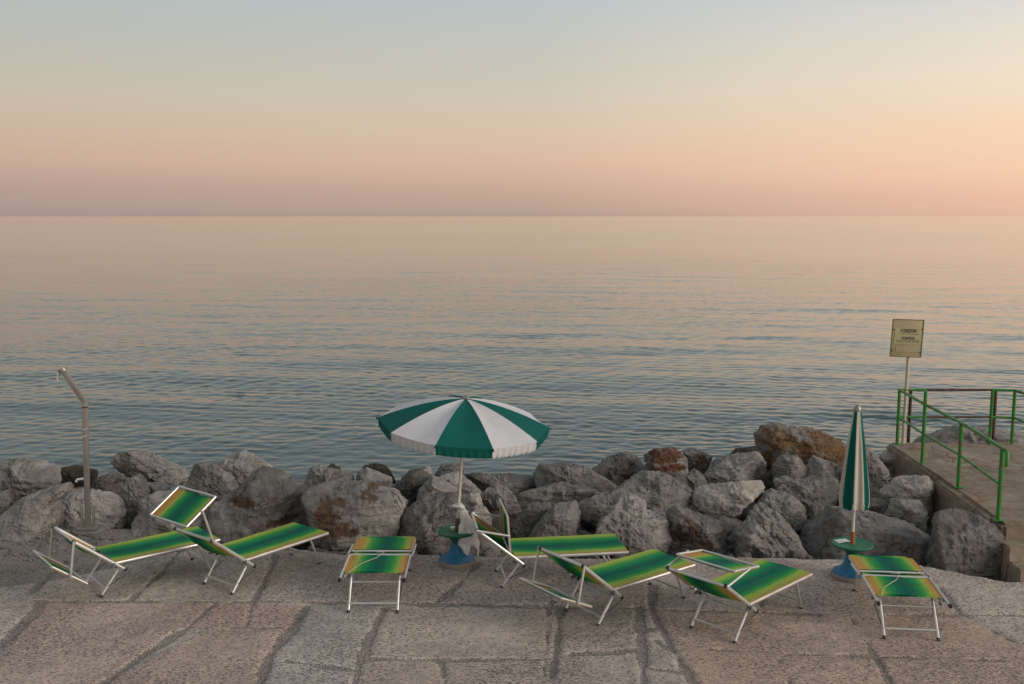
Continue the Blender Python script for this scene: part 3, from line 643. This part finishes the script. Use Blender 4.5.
for i in range(520):
    x = rg.uniform(-9, 6.0); y = rg.uniform(11.9, 16.5)
    if x < -4.3 and y < 13.3: continue
    s = rg.uniform(.05, .20) * (1.0 if y < 12.3 else 1.6); sp_.append((x, y, float(bedz(x, y)) + rg.uniform(0, .34), s))
for i in range(170): 
    x = rg.uniform(-3.4, 5.2); sp_.append((x, float(np.interp(x, ex, ey)) + rg.uniform(.06, .3), rg.uniform(-.28, -.07), rg.uniform(.03, .09)))
pebbles('rubble', sp_, 'rock_dark', ('dark loose stones filling the gaps between the boulders', 'rubble'))
sp_ = []
for i in range(420):
    px, py = rg.uniform(-30, 215), 532 + abs(rg.normal(0, 22))
    if py > 600 or (px > 120 and py > 565 - (px - 120) * .2): continue
    x, y = ground(px, py); sp_.append((x, y, rg.uniform(-.022, -.008), rg.uniform(.008, .030)))
for i in range(260):
    x, y = ground(rg.uniform(0, 1024), rg.uniform(555, 690)); sp_.append((x, y, -.004, rg.uniform(.004, .011)))
pebbles('gravel', sp_, 'rock', ('loose gravel strewn over the left end of the quay', 'gravel'))

# ---------------------------------------------------------------- sun loungers
HB = .335; LB = .52; EXTN = .16; LA = .36; PH = .215; PW = .33; ZH = .375
cache = {}
def once(key, fn):
    if key not in cache: cache[key] = fn()
    return cache[key]
def sling(x0, x1, hw, z, sag, sgn=-1, ends=.012, wrink=.0025):
    nu, nv = 28, 17; V = []
    for i in range(nu):
        for j in range(nv):
            u = i / (nu - 1); v = j / (nv - 1) * 2 - 1
            s = sag * (1 - v * v) * (4 * u * (1 - u)) ** .6
            wr = wrink * math.sin(u * 19 + v * 3) * (1 - v * v)
            V.append((x0 + (x1 - x0) * u, hw * v, z + sgn * (s + wr)))
    top = np.array(V); bot = top.copy(); bot[:, 2] -= .003
    f, l = grid_faces(nu, nv); f2 = f.reshape(-1, 4)[:, ::-1] + len(top)
    Fc = list(map(tuple, f.reshape(-1, 4))) + list(map(tuple, f2))
    n = len(top)
    for i in range(nu - 1):
        for j in (0, nv - 1): Fc.append((i * nv + j, (i + 1) * nv + j, (i + 1) * nv + j + n, i * nv + j + n))
    for j in range(nv - 1):
        for i in (0, nu - 1): Fc.append((i * nv + j, i * nv + j + 1, i * nv + j + 1 + n, i * nv + j + n))
    return MB().add(np.concatenate([top, bot]).tolist(), Fc)
def lounger(x, y, rot, theta, phi, psi, label, L=1.23, cord=False, sag=.05, tilt=0):
    t = thing('sun_lounger', label, 'sun lounger', (x, y, .002), R(rot), 'green striped sun loungers set out along the quay')
    T = .017
    def seat():
        b = MB()
        for s in (-1, 1): b.tube([(-.02, s * .30, ZH - .02), (L, s * .30, ZH - .02)], .0185, 10, .72)
        b.tube([(L - .012, -.30, ZH - .02), (L - .012, .30, ZH - .02)], .015)
        return b.mesh('seat_frame', M['alu'])
    part('seat_frame', once(('seat', L), seat), t)
    part('seat_sling', once(('sling', L), lambda: sling(0.02, L - .012, .305, ZH + .004, .022).mesh('seat_sling', M['sling'])), t)
    for s in (-1, 1):
        part('leg', once(('rear', s), lambda: MB().tube([(.13, s * .255, ZH - .035), (-.12, s * .255, .012)], .0145).mesh('leg', M['alu'])), t)
        part('leg', once(('front', s, L), lambda: MB().tube([(L - .24, s * .255, ZH - .035), (L - .11, s * .255, .012)], .0145).mesh('leg', M['alu'])), t)
        part('foot_cap', once(('cap', s), lambda: MB().tube([(-.112, s * .255, .022), (-.128, s * .255, -.002)], .0175).mesh('foot_cap', M['alu_cap'])), t)
        part('foot_cap', once(('cap2', s, L), lambda: MB().tube([(L - .113, s * .255, .022), (L - .107, s * .255, -.002)], .0175).mesh('foot_cap', M['alu_cap'])), t)
        part('hinge_joint', once(('hinge', s), lambda: MB().tube([(0, s * .295, ZH - .012), (0, s * .362, ZH - .012)], .016, 12).box((.03, s * .305, ZH - .05), (.07, .012, .045)).mesh('hinge_joint', M['hinge'])), t)
        part('brace', once(('brace', s), lambda: MB().tube([(.10, s * .275, ZH - .05), (.20, s * .275, ZH - .16), (-.05, s * .27, .11)], .0045, 6).mesh('brace', M['alu_cap'])), t)
    part('stretcher', once('st1', lambda: MB().tube([(-.072, -.255, .082), (-.072, .255, .082)], .0115).mesh('stretcher', M['alu'])), t)
    part('stretcher', once('st2', lambda: MB().tube([(.07, -.255, .262), (.07, .255, .262)], .010).mesh('stretcher', M['alu'])), t)
    part('stretcher', once(('st3', L), lambda: MB().tube([(L - .145, -.255, .10), (L - .145, .255, .10)], .0115).mesh('stretcher', M['alu'])), t)
    # backrest, in its own axes: +x runs from the hinge to its top bar
    beta = math.pi + R(theta)
    def back():
        b = MB(); r = .05
        arc = [(LB - r + r * math.sin(a), 0, r - r * math.cos(a)) for a in (0, .4, .8, 1.2, 1.57)]
        for s in (-1, 1): b.tube([(-EXTN, s * HB, 0), (LB, s * HB, 0)], .0185, 10, .72)
        b.tube([(LB - .012, -HB, 0), (LB - .012, HB, 0)], .0155)
        return b.mesh('backrest_frame', M['alu'])
    bf = part('backrest_frame', once('back', back), t, (0, 0, ZH), (0, beta, 0))
    part('backrest_sling', once(('bsl', sag), lambda: sling(.05, LB - .012, HB - .012, .004, sag, 1, wrink=.004).mesh('backrest_sling', M['sling_back'])), bf)
    for s in (-1, 1):
        part('end_cap', once(('bcap', s), lambda: MB().tube([(-EXTN - .012, s * HB, 0), (-EXTN + .02, s * HB, 0)], .0215, 10, .8).mesh('end_cap', M['alu_cap'])), bf)
        part('end_cap', once(('bcap2', s), lambda: MB().tube([(LB - .02, s * HB, 0), (LB + .012, s * HB, 0)], .0205, 10, .8).mesh('end_cap', M['alu_cap'])), bf)
    tx, tz = -LB * math.cos(R(theta)), ZH + LB * math.sin(R(theta))
    for s in (-1, 1):
        part('shade_arm', once(('arm', s), lambda: MB().tube([(-.01, s * (HB + .022), 0), (LA + .012, s * (HB + .022), 0)], .0135, 8, .8).mesh('shade_arm', M['alu'])), t, (tx, 0, tz), (0, -R(phi), 0))
    def shade():
        b = MB()
        for s in (-1, 1): b.tube([(-PH, s * PW, 0), (PH, s * PW, 0)], .0125, 8); b.tube([(s * PH, -PW, 0), (s * PH, PW, 0)], .0125, 8)
        return b.mesh('sunshade_frame', M['alu'])
    sx, sz = tx + LA * math.cos(R(phi)), tz + LA * math.sin(R(phi))
    sf = part('sunshade_frame', once('shade', shade), t, (sx, 0, sz), (0, -R(psi), 0))
    part('sunshade_cloth', once('shc', lambda: sling(-PH - .008, PH - .022, PW + .006, -.0135, .006, 1).mesh('sunshade_cloth', M['sling_wide'])), sf)
    if cord:
        zt = tz + .03
        pts = [(tx - .01, .04, zt), (tx - .03, .0, zt + .012), (tx, -.05, zt + .004), (tx - .05, -.02, zt - .006), (tx - .14, .02, zt - .012), (tx - .25, .12, zt - .02), (tx - .33, .2, zt - .035), (-.02, .27, ZH + .02)]
        MB().tube(pts, .003, 6).build('cord', M['gloss_cord'], t)
    return t
lounger(-4.53, 10.64, 41, 39, 262, -38, 'leftmost green striped lounger, its sunshade hanging down behind the backrest near the shower', sag=.055)
lounger(-3.18, 10.68, 52, 39, 108, 33, 'green striped lounger with its square sunshade raised high above the backrest', sag=.06)
lounger(-1.45, 10.06, 90, 177, -2, 179, 'folded flat green lounger left of the open umbrella, seen end on', cord=True, sag=.01)
lounger(-.03, 10.90, 8, 39, 348, 94, 'lounger lying sideways behind the others with its sunshade upright over the seat', L=1.31)
lounger(.81, 9.87, 37, 40, 258, -25, 'green lounger in front of the sideways one, its sunshade dangling to the ground', sag=.055)
lounger(2.06, 9.45, 44, 36, 12, -8, 'green lounger in the right middle with sunshade flipped flat over the seat', sag=.045)
lounger(3.91, 9.40, 84, 177, -2, 179, 'folded flat green lounger in front of the closed umbrella, furthest right', cord=True, sag=.01)

# ---------------------------------------------------------------- umbrellas
def stand(x, y, label, worn):
    t = thing('umbrella_stand', label, 'umbrella stand', (x, y, 0), 0, 'umbrella stands with round tables')
    MB().lathe([(.205, -.01), (.222, .005), (.225, .05), (.215, .066), (.19, .07)], 48).build('weighted_base', M['base_conc'], t)
    def fl(g, z): return 1 + .03 * math.cos(8 * g) * max(0, 1 - z / .2)
    MB().lathe([(.212, .069), (.20, .085), (.165, .105), (.12, .135), (.09, .175), (.075, .22), (.066, .26), (.06, .27)], 48, wob=fl).build('pedestal', M['blue'], t, angle=60)
    tb = MB().lathe([(.055, .255), (.06, .275), (.085, .32), (.13, .358), (.205, .382), (.228, .394), (.231, .406), (.224, .414), (.205, .408), (.04, .404), (.03, .404)], 56).build('table', M['green_plastic'], t, angle=50)
    return t
ux, uy = ground(457, 564); cx, cy = ground(851, 578)
stand(ux, uy, 'worn blue stand with green table holding the open umbrella', True)
stand(cx, cy, 'blue stand with round green table holding the closed umbrella', False)

def open_umbrella():
    t = thing('beach_umbrella', 'open green and white beach umbrella leaning slightly to the right', 'beach umbrella', (ux, uy, .40))
    t.rotation_euler = (R(4), R(4.4), 0)
    H = 1.625; RR = .995; RISE = .285
    MB().tube([(0, 0, -.12), (0, 0, H)], .0185, 14).build('pole', M['pole_white'], t)
    MB().tube([(0, 0, -.02), (0, 0, .17)], .0245, 14).build('pole_sleeve', M['sign_edge'], t)
    MB().lathe([(.035, 0), (.045, .012), (.03, .028), (.018, .04), (.006, .045)], 20, (0, 0, H - .002)).build('finial', M['steel'], t)
    MB().lathe([(.04, 0), (.045, .05), (.03, .06)], 16, (0, 0, H - .42)).build('runner', M['alu_cap'], t)
    def zed(q): return H - RISE * (q ** 1.6) 
    for k in range(10):
        a0 = -math.pi / 2 + R(3) + (k - .5) * math.pi / 5; green = k % 2 == 0
        mat = M['canvas_green'] if green else M['canvas_white']
        nu, nv = 16, 17; V = []
        for i in range(nu):
            q = .025 + (1 - .025) * i / (nu - 1)
            for j in range(nv):
                f = j / (nv - 1); g = a0 + f * math.pi / 5; dlt = g - (a0 + math.pi / 10)
                r = RR * q * math.cos(math.pi / 10) / math.cos(dlt)
                z = zed(q) - .026 * math.sin(math.pi * f) * math.sin(math.pi * min(1, q * .9)) - .012 * math.sin(math.pi * f) * q
                V.append((r * math.cos(g), r * math.sin(g), z))
        def shell(V, nu, nv, th):
            top = np.array(V); bot = top.copy(); bot[:, :2] *= (1 - th); bot[:, 2] -= .002
            f, _ = grid_faces(nu, nv); n = len(top)
            Fc = list(map(tuple, f.reshape(-1, 4))) + list(map(tuple, f.reshape(-1, 4)[:, ::-1] + n))
            for i in range(nu - 1):
                for j in (0, nv - 1): Fc.append((i * nv + j, (i + 1) * nv + j, (i + 1) * nv + j + n, i * nv + j + n))
            for j in range(nv - 1):
                for i in (0, nu - 1): Fc.append((i * nv + j, i * nv + j + 1, i * nv + j + 1 + n, i * nv + j + n))
            return MB().add(np.concatenate([top, bot]).tolist(), Fc)
        pnl = shell(V, nu, nv, .0015).build('canopy_panel', mat, t, angle=60); pnl['label'] = ('green' if green else 'white') + ' canopy panel'
        nv2, nu2 = 49, 6; V = []
        for i in range(nu2):
            s = i / (nu2 - 1)
            for j in range(nv2):
                f = j / (nv2 - 1); g = a0 + f * math.pi / 5; dlt = g - (a0 + math.pi / 10)
                r = RR * math.cos(math.pi / 10) / math.cos(dlt) * 1.002
                fr = (abs(math.sin(f * math.pi * (10 if not green else 7))) ** .6)
                drop = .122 * s * (.78 + (.20 if not green else .0) * fr + (.14 if green else 0))
                ripple = (.010 if not green else .005) * math.sin(f * math.pi * 2 * 7 + k) * s
                rr = r + ripple - .02 * s
                V.append((rr * math.cos(g), rr * math.sin(g), zed(1) - .012 * math.sin(math.pi * f) - drop))
        shell(V, nu2, nv2, .0018).build('valance', mat, pnl, angle=60)
        ga = a0
        MB().tube([(.03 * math.cos(ga), .03 * math.sin(ga), H - .02)] + [(RR * q * math.cos(ga), RR * q * math.sin(ga), zed(q) - .012) for q in (.25, .5, .75, 1.0)], .006, 6).build('rib', M['alu'], t)
        MB().tube([(.04 * math.cos(ga), .04 * math.sin(ga), H - .38), (RR * .55 * math.cos(ga), RR * .55 * math.sin(ga), zed(.55) - .014)], .005, 6).build('strut', M['alu'], t)
        MB().tube([(RR * .985 * math.cos(ga), RR * .985 * math.sin(ga), zed(1) - .005), (RR * 1.022 * math.cos(ga), RR * 1.022 * math.sin(ga), zed(1) - .022)], .009, 8).build('rib_tip', M['alu_cap'], t)
open_umbrella()

def closed_umbrella():
    t = thing('beach_umbrella', 'closed green and cream striped beach umbrella standing upright', 'beach umbrella', (cx, cy, .40))
    t.rotation_euler = (0, R(-.4), 0)
    ztop = 1.575; zb = .475
    MB().tube([(0, 0, -.12), (0, 0, ztop)], .0185, 14).build('pole', M['pole_white'], t)
    MB().tube([(0, 0, .0), (0, 0, .15)], .0245, 14).build('pole_sleeve', M['rust'], t)
    MB().lathe([(.042, -.03), (.044, 0), (.03, .03), (.018, .045), (.006, .05)], 18, (0, 0, ztop - .01)).build('finial', M['steel'], t)
    prof = [(0, .042), (.08, .055), (.3, .088), (.55, .120), (.8, .150), (.93, .161), (1, .154)]
    px_, pr_ = zip(*prof)
    rg = random.Random(4)
    for k in range(8):
        a0 = -math.pi / 2 + (k - .5) * math.pi / 4; cream = k % 2 == 0
        amp = rg.uniform(.8, 1.15); nu, nv = 40, 25; V = []
        for i in range(nu):
            s = i / (nu - 1)
            for j in range(nv):
                f = j / (nv - 1); g = a0 + f * math.pi / 4
                rad = float(np.interp(s, px_, pr_))
                # every panel is folded: ribs stand at its edges, cloth bulges out and tucks in
                fold = .13 * math.cos(2 * math.pi * f) - .03 * math.cos(6 * math.pi * f + .6) * s - .02 + .025 * math.sin(5 * s + k * 2.1) * math.sin(math.pi * f)
                r = rad * (.93 + amp * fold * min(1, s * 2.5))
                tw = .05 * math.sin(3 * s + k) * s * math.sin(math.pi * f)
                z = ztop - .015 - (ztop - zb) * s - (.035 * math.sin(math.pi * f) ** 2 * (1 if cream else 1.4) + .012 * math.sin(9 * f + k)) * s ** 6
                V.append((r * math.cos(g + tw), r * math.sin(g + tw), z))
        top = np.array(V); bot = top.copy(); bot[:, :2] *= .985
        f, _ = grid_faces(nu, nv); n = len(top); Fc = list(map(tuple, f.reshape(-1, 4))) + list(map(tuple, f.reshape(-1, 4)[:, ::-1] + n))
        for j in range(nv - 1): Fc.append(((nu - 1) * nv + j, (nu - 1) * nv + j + 1, (nu - 1) * nv + j + 1 + n, (nu - 1) * nv + j + n))
        p = MB().add(np.concatenate([top, bot]).tolist(), Fc).build('canopy_panel', M['canvas_cream'] if cream else M['canvas_green'], t, angle=70)
        p['label'] = ('cream' if cream else 'green') + ' folded canopy panel'
        MB().tube([(.158 * math.cos(a0), .158 * math.sin(a0), zb + .03), (.15 * math.cos(a0), .15 * math.sin(a0), zb - .035)], .008, 8).build('rib_tip', M['pole_white'], t)
closed_umbrella()
# card on the green table, scrap on the other
MB().box((0, 0, 0), (.15, .10, .003)).build('card', M['paper'], None)
o = bpy.data.objects['card']; gx, gy = ground(842, 541, .41); o.location = (gx, gy, .4125); o.rotation_euler = (R(1), R(-1.5), R(14)); tag(o, 'white card lying on the green table by the closed umbrella', 'card')
b = MB(); gx, gy = ground(453, 529.5, .41)
b.lathe([(.022, 0), (.026, .018), (.034, .03), (.03, .034), (.01, .03)], 18).build('ashtray', M['paper'], None); o = bpy.data.objects['ashtray']; o.location = (gx, gy, .408); tag(o, 'small white dish on the green table under the open umbrella', 'dish')

# clear bag knotted round the open umbrella's pole
def bag():
    V = []; nu, nv = 46, 40; rg = np.random.default_rng(2)
    for i in range(nu):
        s = i / (nu - 1)
        for j in range(nv):
            g = 2 * math.pi * j / nv
            wdt = float(np.interp(s, [0, .06, .14, .4, .7, .9, 1], [.028, .05, .045, .085, .105, .11, .085]))
            r = wdt * (1 + .22 * math.sin(3 * g + 5 * s) + .14 * math.sin(7 * g - 6 * s) * s + .08 * math.sin(13 * g + 3 * s))
            V.append((r * math.cos(g) * 1.0 + .035 + .095 * s, r * math.sin(g) * .62 - .055, -.50 * s - .06 * s ** 4 * math.sin(2 * g + .8) - .03 * s ** 3 * math.sin(5 * g)))
    V = np.array(V) + .012 * np.stack([fbm(np.array(V) * 14, 3, q) for q in (1, 2, 3)], 1)
    Fc = [(i * nv + j, i * nv + (j + 1) % nv, (i + 1) * nv + (j + 1) % nv, (i + 1) * nv + j) for i in range(nu - 1) for j in range(nv)]
    b = MB().add(V.tolist(), Fc)
    o = b.build('plastic_bag', M['bag'], None, angle=180); o.location = (ux + .045, uy - .01, .70)
    tag(o, 'clear crumpled plastic bag hanging from the open umbrella pole', 'plastic bag')
    h = MB().tube([(.05, -.05, -.01), (.0, -.075, .03), (-.075, -.045, .02), (-.095, .0, .01), (-.06, .04, .02), (0, .02, .03), (.04, -.02, .0)], [.02, .017, .014, .013, .014, .017, .02], 9).build('handle', M['bag'], o, angle=180)
bag()

# ---------------------------------------------------------------- shower post
def shower():
    x, y = ground(89, 529); t = thing('beach_shower', 'brown steel beach shower post with angled head on the left', 'outdoor shower', (x, y, -.02), R(12))
    t.rotation_euler = (0, R(1.6), R(12))
    MB().lathe([(.21, 0), (.215, .012), (.20, .022), (.05, .024)], 36).build('base_plate', M['steel'], t)
    MB().box((-.012, 0, .87), (.070, .060, 1.73)).build('post', M['steel'], t, bevel=.012)
    Mr = Matrix.Rotation(R(-31), 3, 'Y')
    c = Mr @ Vector((0, 0, .235)); MB().box((c.x - .018, 0, 1.725 + c.z), (.068, .058, .50), Mr).build('arm', M['steel'], t, bevel=.012)
    e = Mr @ Vector((0, 0, .49)); hd = MB()
    hd.tube([Vector((e.x - .018, 0, 1.725 + e.z)) - (Mr @ Vector((0, 0, .02))), Vector((e.x - .018, 0, 1.725 + e.z)) + (Mr @ Vector((0, 0, .025)))], [.062, .058], 18); head = hd.build('shower_head', M['steel'], t)
    MB().tube([(e.x - .05, 0, 1.72 + e.z - .03), (e.x - .075, 0, 1.72 + e.z - .05), (e.x - .078, 0, 1.72 + e.z - .14)], [.014, .016, .022], 10).build('nozzle', M['chrome'], head)
    for z in (1.37, 1.28): MB().tube([(-.015, -.035, z), (-.015, -.075, z)], .022, 14).tube([(-.04, -.07, z), (.012, -.07, z)], .008, 8).build('push_button', M['chrome'], t)
    tp = MB().tube([(-.05, 0, .70), (-.12, -.02, .70), (-.14, -.02, .665)], .018, 10).build('foot_tap', M['chrome'], t)
    for s in (-1, 1): MB().box((-.012 + s * .072, 0, .18), (.03, .05, .32)).build('bracket', M['steel'], t, bevel=.006)
    MB().box((-.012, .0, .04), (.26, .16, .03)).build('foot_plate', M['steel'], t, bevel=.006)
    MB().tube([(-.05, -.041, 1.66), (.03, -.041, 1.66)], .006, 6).build('seam_band', M['alu_cap'], t)
shower()

# ---------------------------------------------------------------- concrete pier with steps, railing, sign
DZ = .48
def prism(b, outline, z0, z1, n=1):
    m = len(outline); b.add([(x, y, z0) for x, y in outline] + [(x, y, z1) for x, y in outline],
        [tuple(range(m - 1, -1, -1)), tuple(range(m, 2 * m))] + [(i, (i + 1) % m, (i + 1) % m + m, i + m) for i in range(m)]); return b
def rough(o, amp, cuts=5, seed=1, bev=.02):
    me = o.data; bm = bmesh.new(); bm.from_mesh(me)
    bmesh.ops.bevel(bm, geom=[e for e in bm.edges if e.calc_face_angle(0) > R(30)], offset=bev, segments=2, affect='EDGES')
    for _ in range(cuts):
        es = [e for e in bm.edges if e.calc_length() > .11]
        if not es: break
        bmesh.ops.subdivide_edges(bm, edges=es, cuts=1, use_grid_fill=True)
    bmesh.ops.triangulate(bm, faces=[f for f in bm.faces if len(f.verts) > 4])
    P = np.array([v.co[:] for v in bm.verts]); N_ = np.array([v.normal[:] for v in bm.verts])
    d = amp * (fbm(P * 1.8, 4, seed) + .5 * fbm(P * 9, 3, seed + 5))
    for v, n, k in zip(bm.verts, N_, d): v.co = v.co + Vector(n * k)
    bm.to_mesh(me); bm.free(); me.polygons.foreach_set('use_smooth', np.full(len(me.polygons), True)); me.set_sharp_from_angle(angle=R(50))
pier = thing('concrete_pier', 'rust stained concrete pier with steps on the right', 'pier', (6.9, 13.5, 0))
def pp_(name, ol, z0, z1, seed, amp=.010, bev=.02):
    o = prism(MB(), [(x - 6.9, y - 13.5) for x, y in ol], z0, z1).build(name, M['conc'], pier); rough(o, amp, 5, seed, bev); return o
pp_('deck', [(5.82, 11.43), (8.35, 11.43), (8.35, 15.75), (6.03, 15.75), (5.97, 13.6)], -1.9, DZ, 1, .022, .04)
sw0, sw1 = ground(934, 480, .45), ground(987, 519, .45)
pp_('side_wall', [sw1, (sw1[0] + .16, sw1[1]), (sw0[0] + .36, sw0[1]), sw0], -1.5, DZ - .03, 2, .014, .025)
pp_('step', [(5.755, 11.14), (8.3, 11.14), (8.3, 11.45), (5.765, 11.45)], -.6, .295, 3, .007, .016)
pp_('step', [(5.745, 10.86), (8.3, 10.86), (8.3, 11.16), (5.75, 11.16)], -.5, .135, 4, .007, .016)

def railing():
    t = thing('railing', 'green tubular railing with rusty joints around the concrete pier', 'railing', (6.2, 15.5, DZ))
    O = Vector((6.2, 15.5, DZ))
    def L_(p): return tuple(Vector(p) - O)
    H = .88; top = DZ + H; mid = DZ + H * .50
    gnd = [ground(897, 444, DZ), ground(922, 463, DZ), ground(958, 487, DZ), ground(998, 520, DZ)]
    fr = [(gnd[0][0] + 1.48, gnd[0][1]), (gnd[0][0] + 1.81, gnd[0][1] - .05)]
    for i, (x, y) in enumerate(gnd):
        top_i = top + (.20 if i == 1 else 0)
        b = MB().tube([L_((x, y, DZ - .02)), L_((x, y, top_i))], .0255, 12).box(L_((x, y, DZ + .006)), (.11, .11, .008)); b.build('post', M['rail'], t)
    for (x, y), m in zip(fr + [(gnd[0][0] + .30, gnd[0][1] + .3), (gnd[0][0] + 1.68, gnd[0][1] + .3)], ('rail', 'rail', 'rail_dark', 'rail_dark')):
        o = MB().tube([L_((x, y, DZ - .02 if m == 'rail' else -.6)), L_((x, y, top - (.0 if m == 'rail' else .06)))], .0255, 12).build('post', M[m], t)
        if m != 'rail': o['label'] = 'dark rusty post on the sea side'
    a, d = Vector((*gnd[0], 0)), Vector((*gnd[3], 0)); u = (d - a).normalized()
    e = d + u * .03
    def line(z, ex0=0, ex1=0): return [(*(a - u * ex0).xy, z)] + [(g[0], g[1], z) for g in gnd[1:3]] + [(*(d + u * ex1).xy, z)]
    P = line(top, .03, .10); q = P[-1]
    MB().tube([L_(p) for p in P] + [L_((q[0] + .005, q[1] - .025, top - .03)), L_((q[0] + .005, q[1] - .03, top - .19))], .0225, 12).build('top_rail', M['rail'], t)
    MB().tube([L_(p) for p in line(mid)], .0185, 12).build('mid_rail', M['rail'], t)
    for z, nm, r in ((top, 'top_rail', .021), (mid, 'mid_rail', .0185)):
        x0, y0 = gnd[0]; x1, y1 = fr[1]
        MB().tube([L_((x0, y0, z)), L_((x0 + .42, y0 - .01, z))], r, 12).build(nm, M['rail'], t)
        o = MB().tube([L_((x0 + .42, y0 - .01, z)), L_((fr[0][0], fr[0][1], z))], r * .98, 12).build(nm, M['rail_dark'], t); o['label'] = 'dark rusted stretch of rail'
        MB().tube([L_((fr[0][0], fr[0][1], z)), L_((x1, y1, z))], r, 12).build(nm, M['rail'], t)
        MB().tube([L_((x1, y1, z)), L_((x1 + .03, y1 - 1.2, z)), L_((x1 + .06, y1 - 3.9, z))], r, 12).build(nm, M['rail'], t)
    for yy in (1.35, 2.6, 3.9): MB().tube([L_((fr[1][0] + .05, fr[1][1] - yy, DZ - .02)), L_((fr[1][0] + .05, fr[1][1] - yy, top))], .0255, 12).build('post', M['rail'], t)
railing()

def sign():
    Yd = 15.62; x, _, z = at_dist(906, 338, Yd); t = thing('warning_sign', 'faded yellow warning sign on a thin pole at the pier corner', 'sign', (at_dist(903, 443, Yd)[0], Yd, DZ))
    hz = z - DZ; S = Yd * 1.035 / F; w, h = 31.3 * S, 37 * S
    MB().tube([(0, .0, -.02), (.02, 0, hz + h * .3)], .026, 12).build('pole', M['sign_edge'] if False else M['pole_sign'], t)
    bx = x - at_dist(903, 443, Yd)[0]
    Mr = Matrix.Rotation(R(2.2), 3, 'Y') @ Matrix.Rotation(R(3), 3, 'Z')
    b = part('board', MB().box((0, 0, 0), (w, .012, h)).mesh('board', M['sign'], bevel=.003), t, (bx, -.034, hz)); b.rotation_euler = (0, R(2.2), R(3))
    for s in (-1, 1):
        MB().box((s * (w / 2 - .006), -.009, 0), (.012, .005, h - .004)).build('edge_strip', M['sign_edge'], b)
        MB().box((0, -.009, s * (h / 2 - .005)), (w - .03, .005, .010)).build('edge_strip', M['sign_edge'], b)
    MB().box((.01, -.008, -.01 + h * .07), (w * .84, .004, h * .40)).build('notice_panel', M['sign_light'], b)
    MB().box((.01, -.008, -h * .29), (w * .70, .004, h * .14)).build('lower_panel', M['sign'], b)
    for s, zz in ((-1, .22), (-1, -.33), (1, -.36), (1, .25)): MB().tube([(s * (w / 2 - .02), -.011, h * zz), (s * (w / 2 - .02), -.017, h * zz)], .011, 10).build('bolt', M['alu_cap'], b)
    def text(s, zc, size, wd):
        cu = bpy.data.curves.new('lettering', 'FONT'); cu.body = s; cu.size = size; cu.align_x = 'CENTER'; cu.align_y = 'CENTER'; cu.extrude = .001; cu.offset = .0018
        tmp = bpy.data.objects.new('tmp', cu); COL.objects.link(tmp); bpy.context.view_layer.update()
        me = bpy.data.meshes.new_from_object(tmp.evaluated_get(bpy.context.evaluated_depsgraph_get())); bpy.data.objects.remove(tmp)
        me.materials.clear(); me.materials.append(M['ink']); xs_ = [v.co.x for v in me.vertices]; k = wd / (max(xs_) - min(xs_))
        for v in me.vertices: v.co.x *= k
        o = part('lettering', me, b, (.012, -.0118, zc), (R(90), 0, 0)); return o
    text('ATTENZIONE', h * .205, .062, w * .52); text('ATTENTION', h * .00, .056, w * .43)
    # small print too fine to read in the photograph: rows of strokes
    rg = random.Random(8)
    for zc, wd, hh in ((.155, .40, .013), (.115, .66, .013), (-.055, .74, .018), (-.095, .70, .018)):
        m = MB(); xx = -w * wd / 2
        while xx < w * wd / 2:
            l = rg.uniform(.006, .016); m.box((xx + l / 2 + .012, -.0105, h * zc), (l, .0014, hh * rg.uniform(.55, 1))); xx += l + rg.choice((.004, .005, .014))
        m.build('small_print', M['ink'], b)
M['pole_sign'] = simple('beige sign pole', (.50, .43, .31), .5, 0, .15, 9, 0, ((.2, .13, .07), .4))
sign()

scene.render.engine = 'CYCLES'
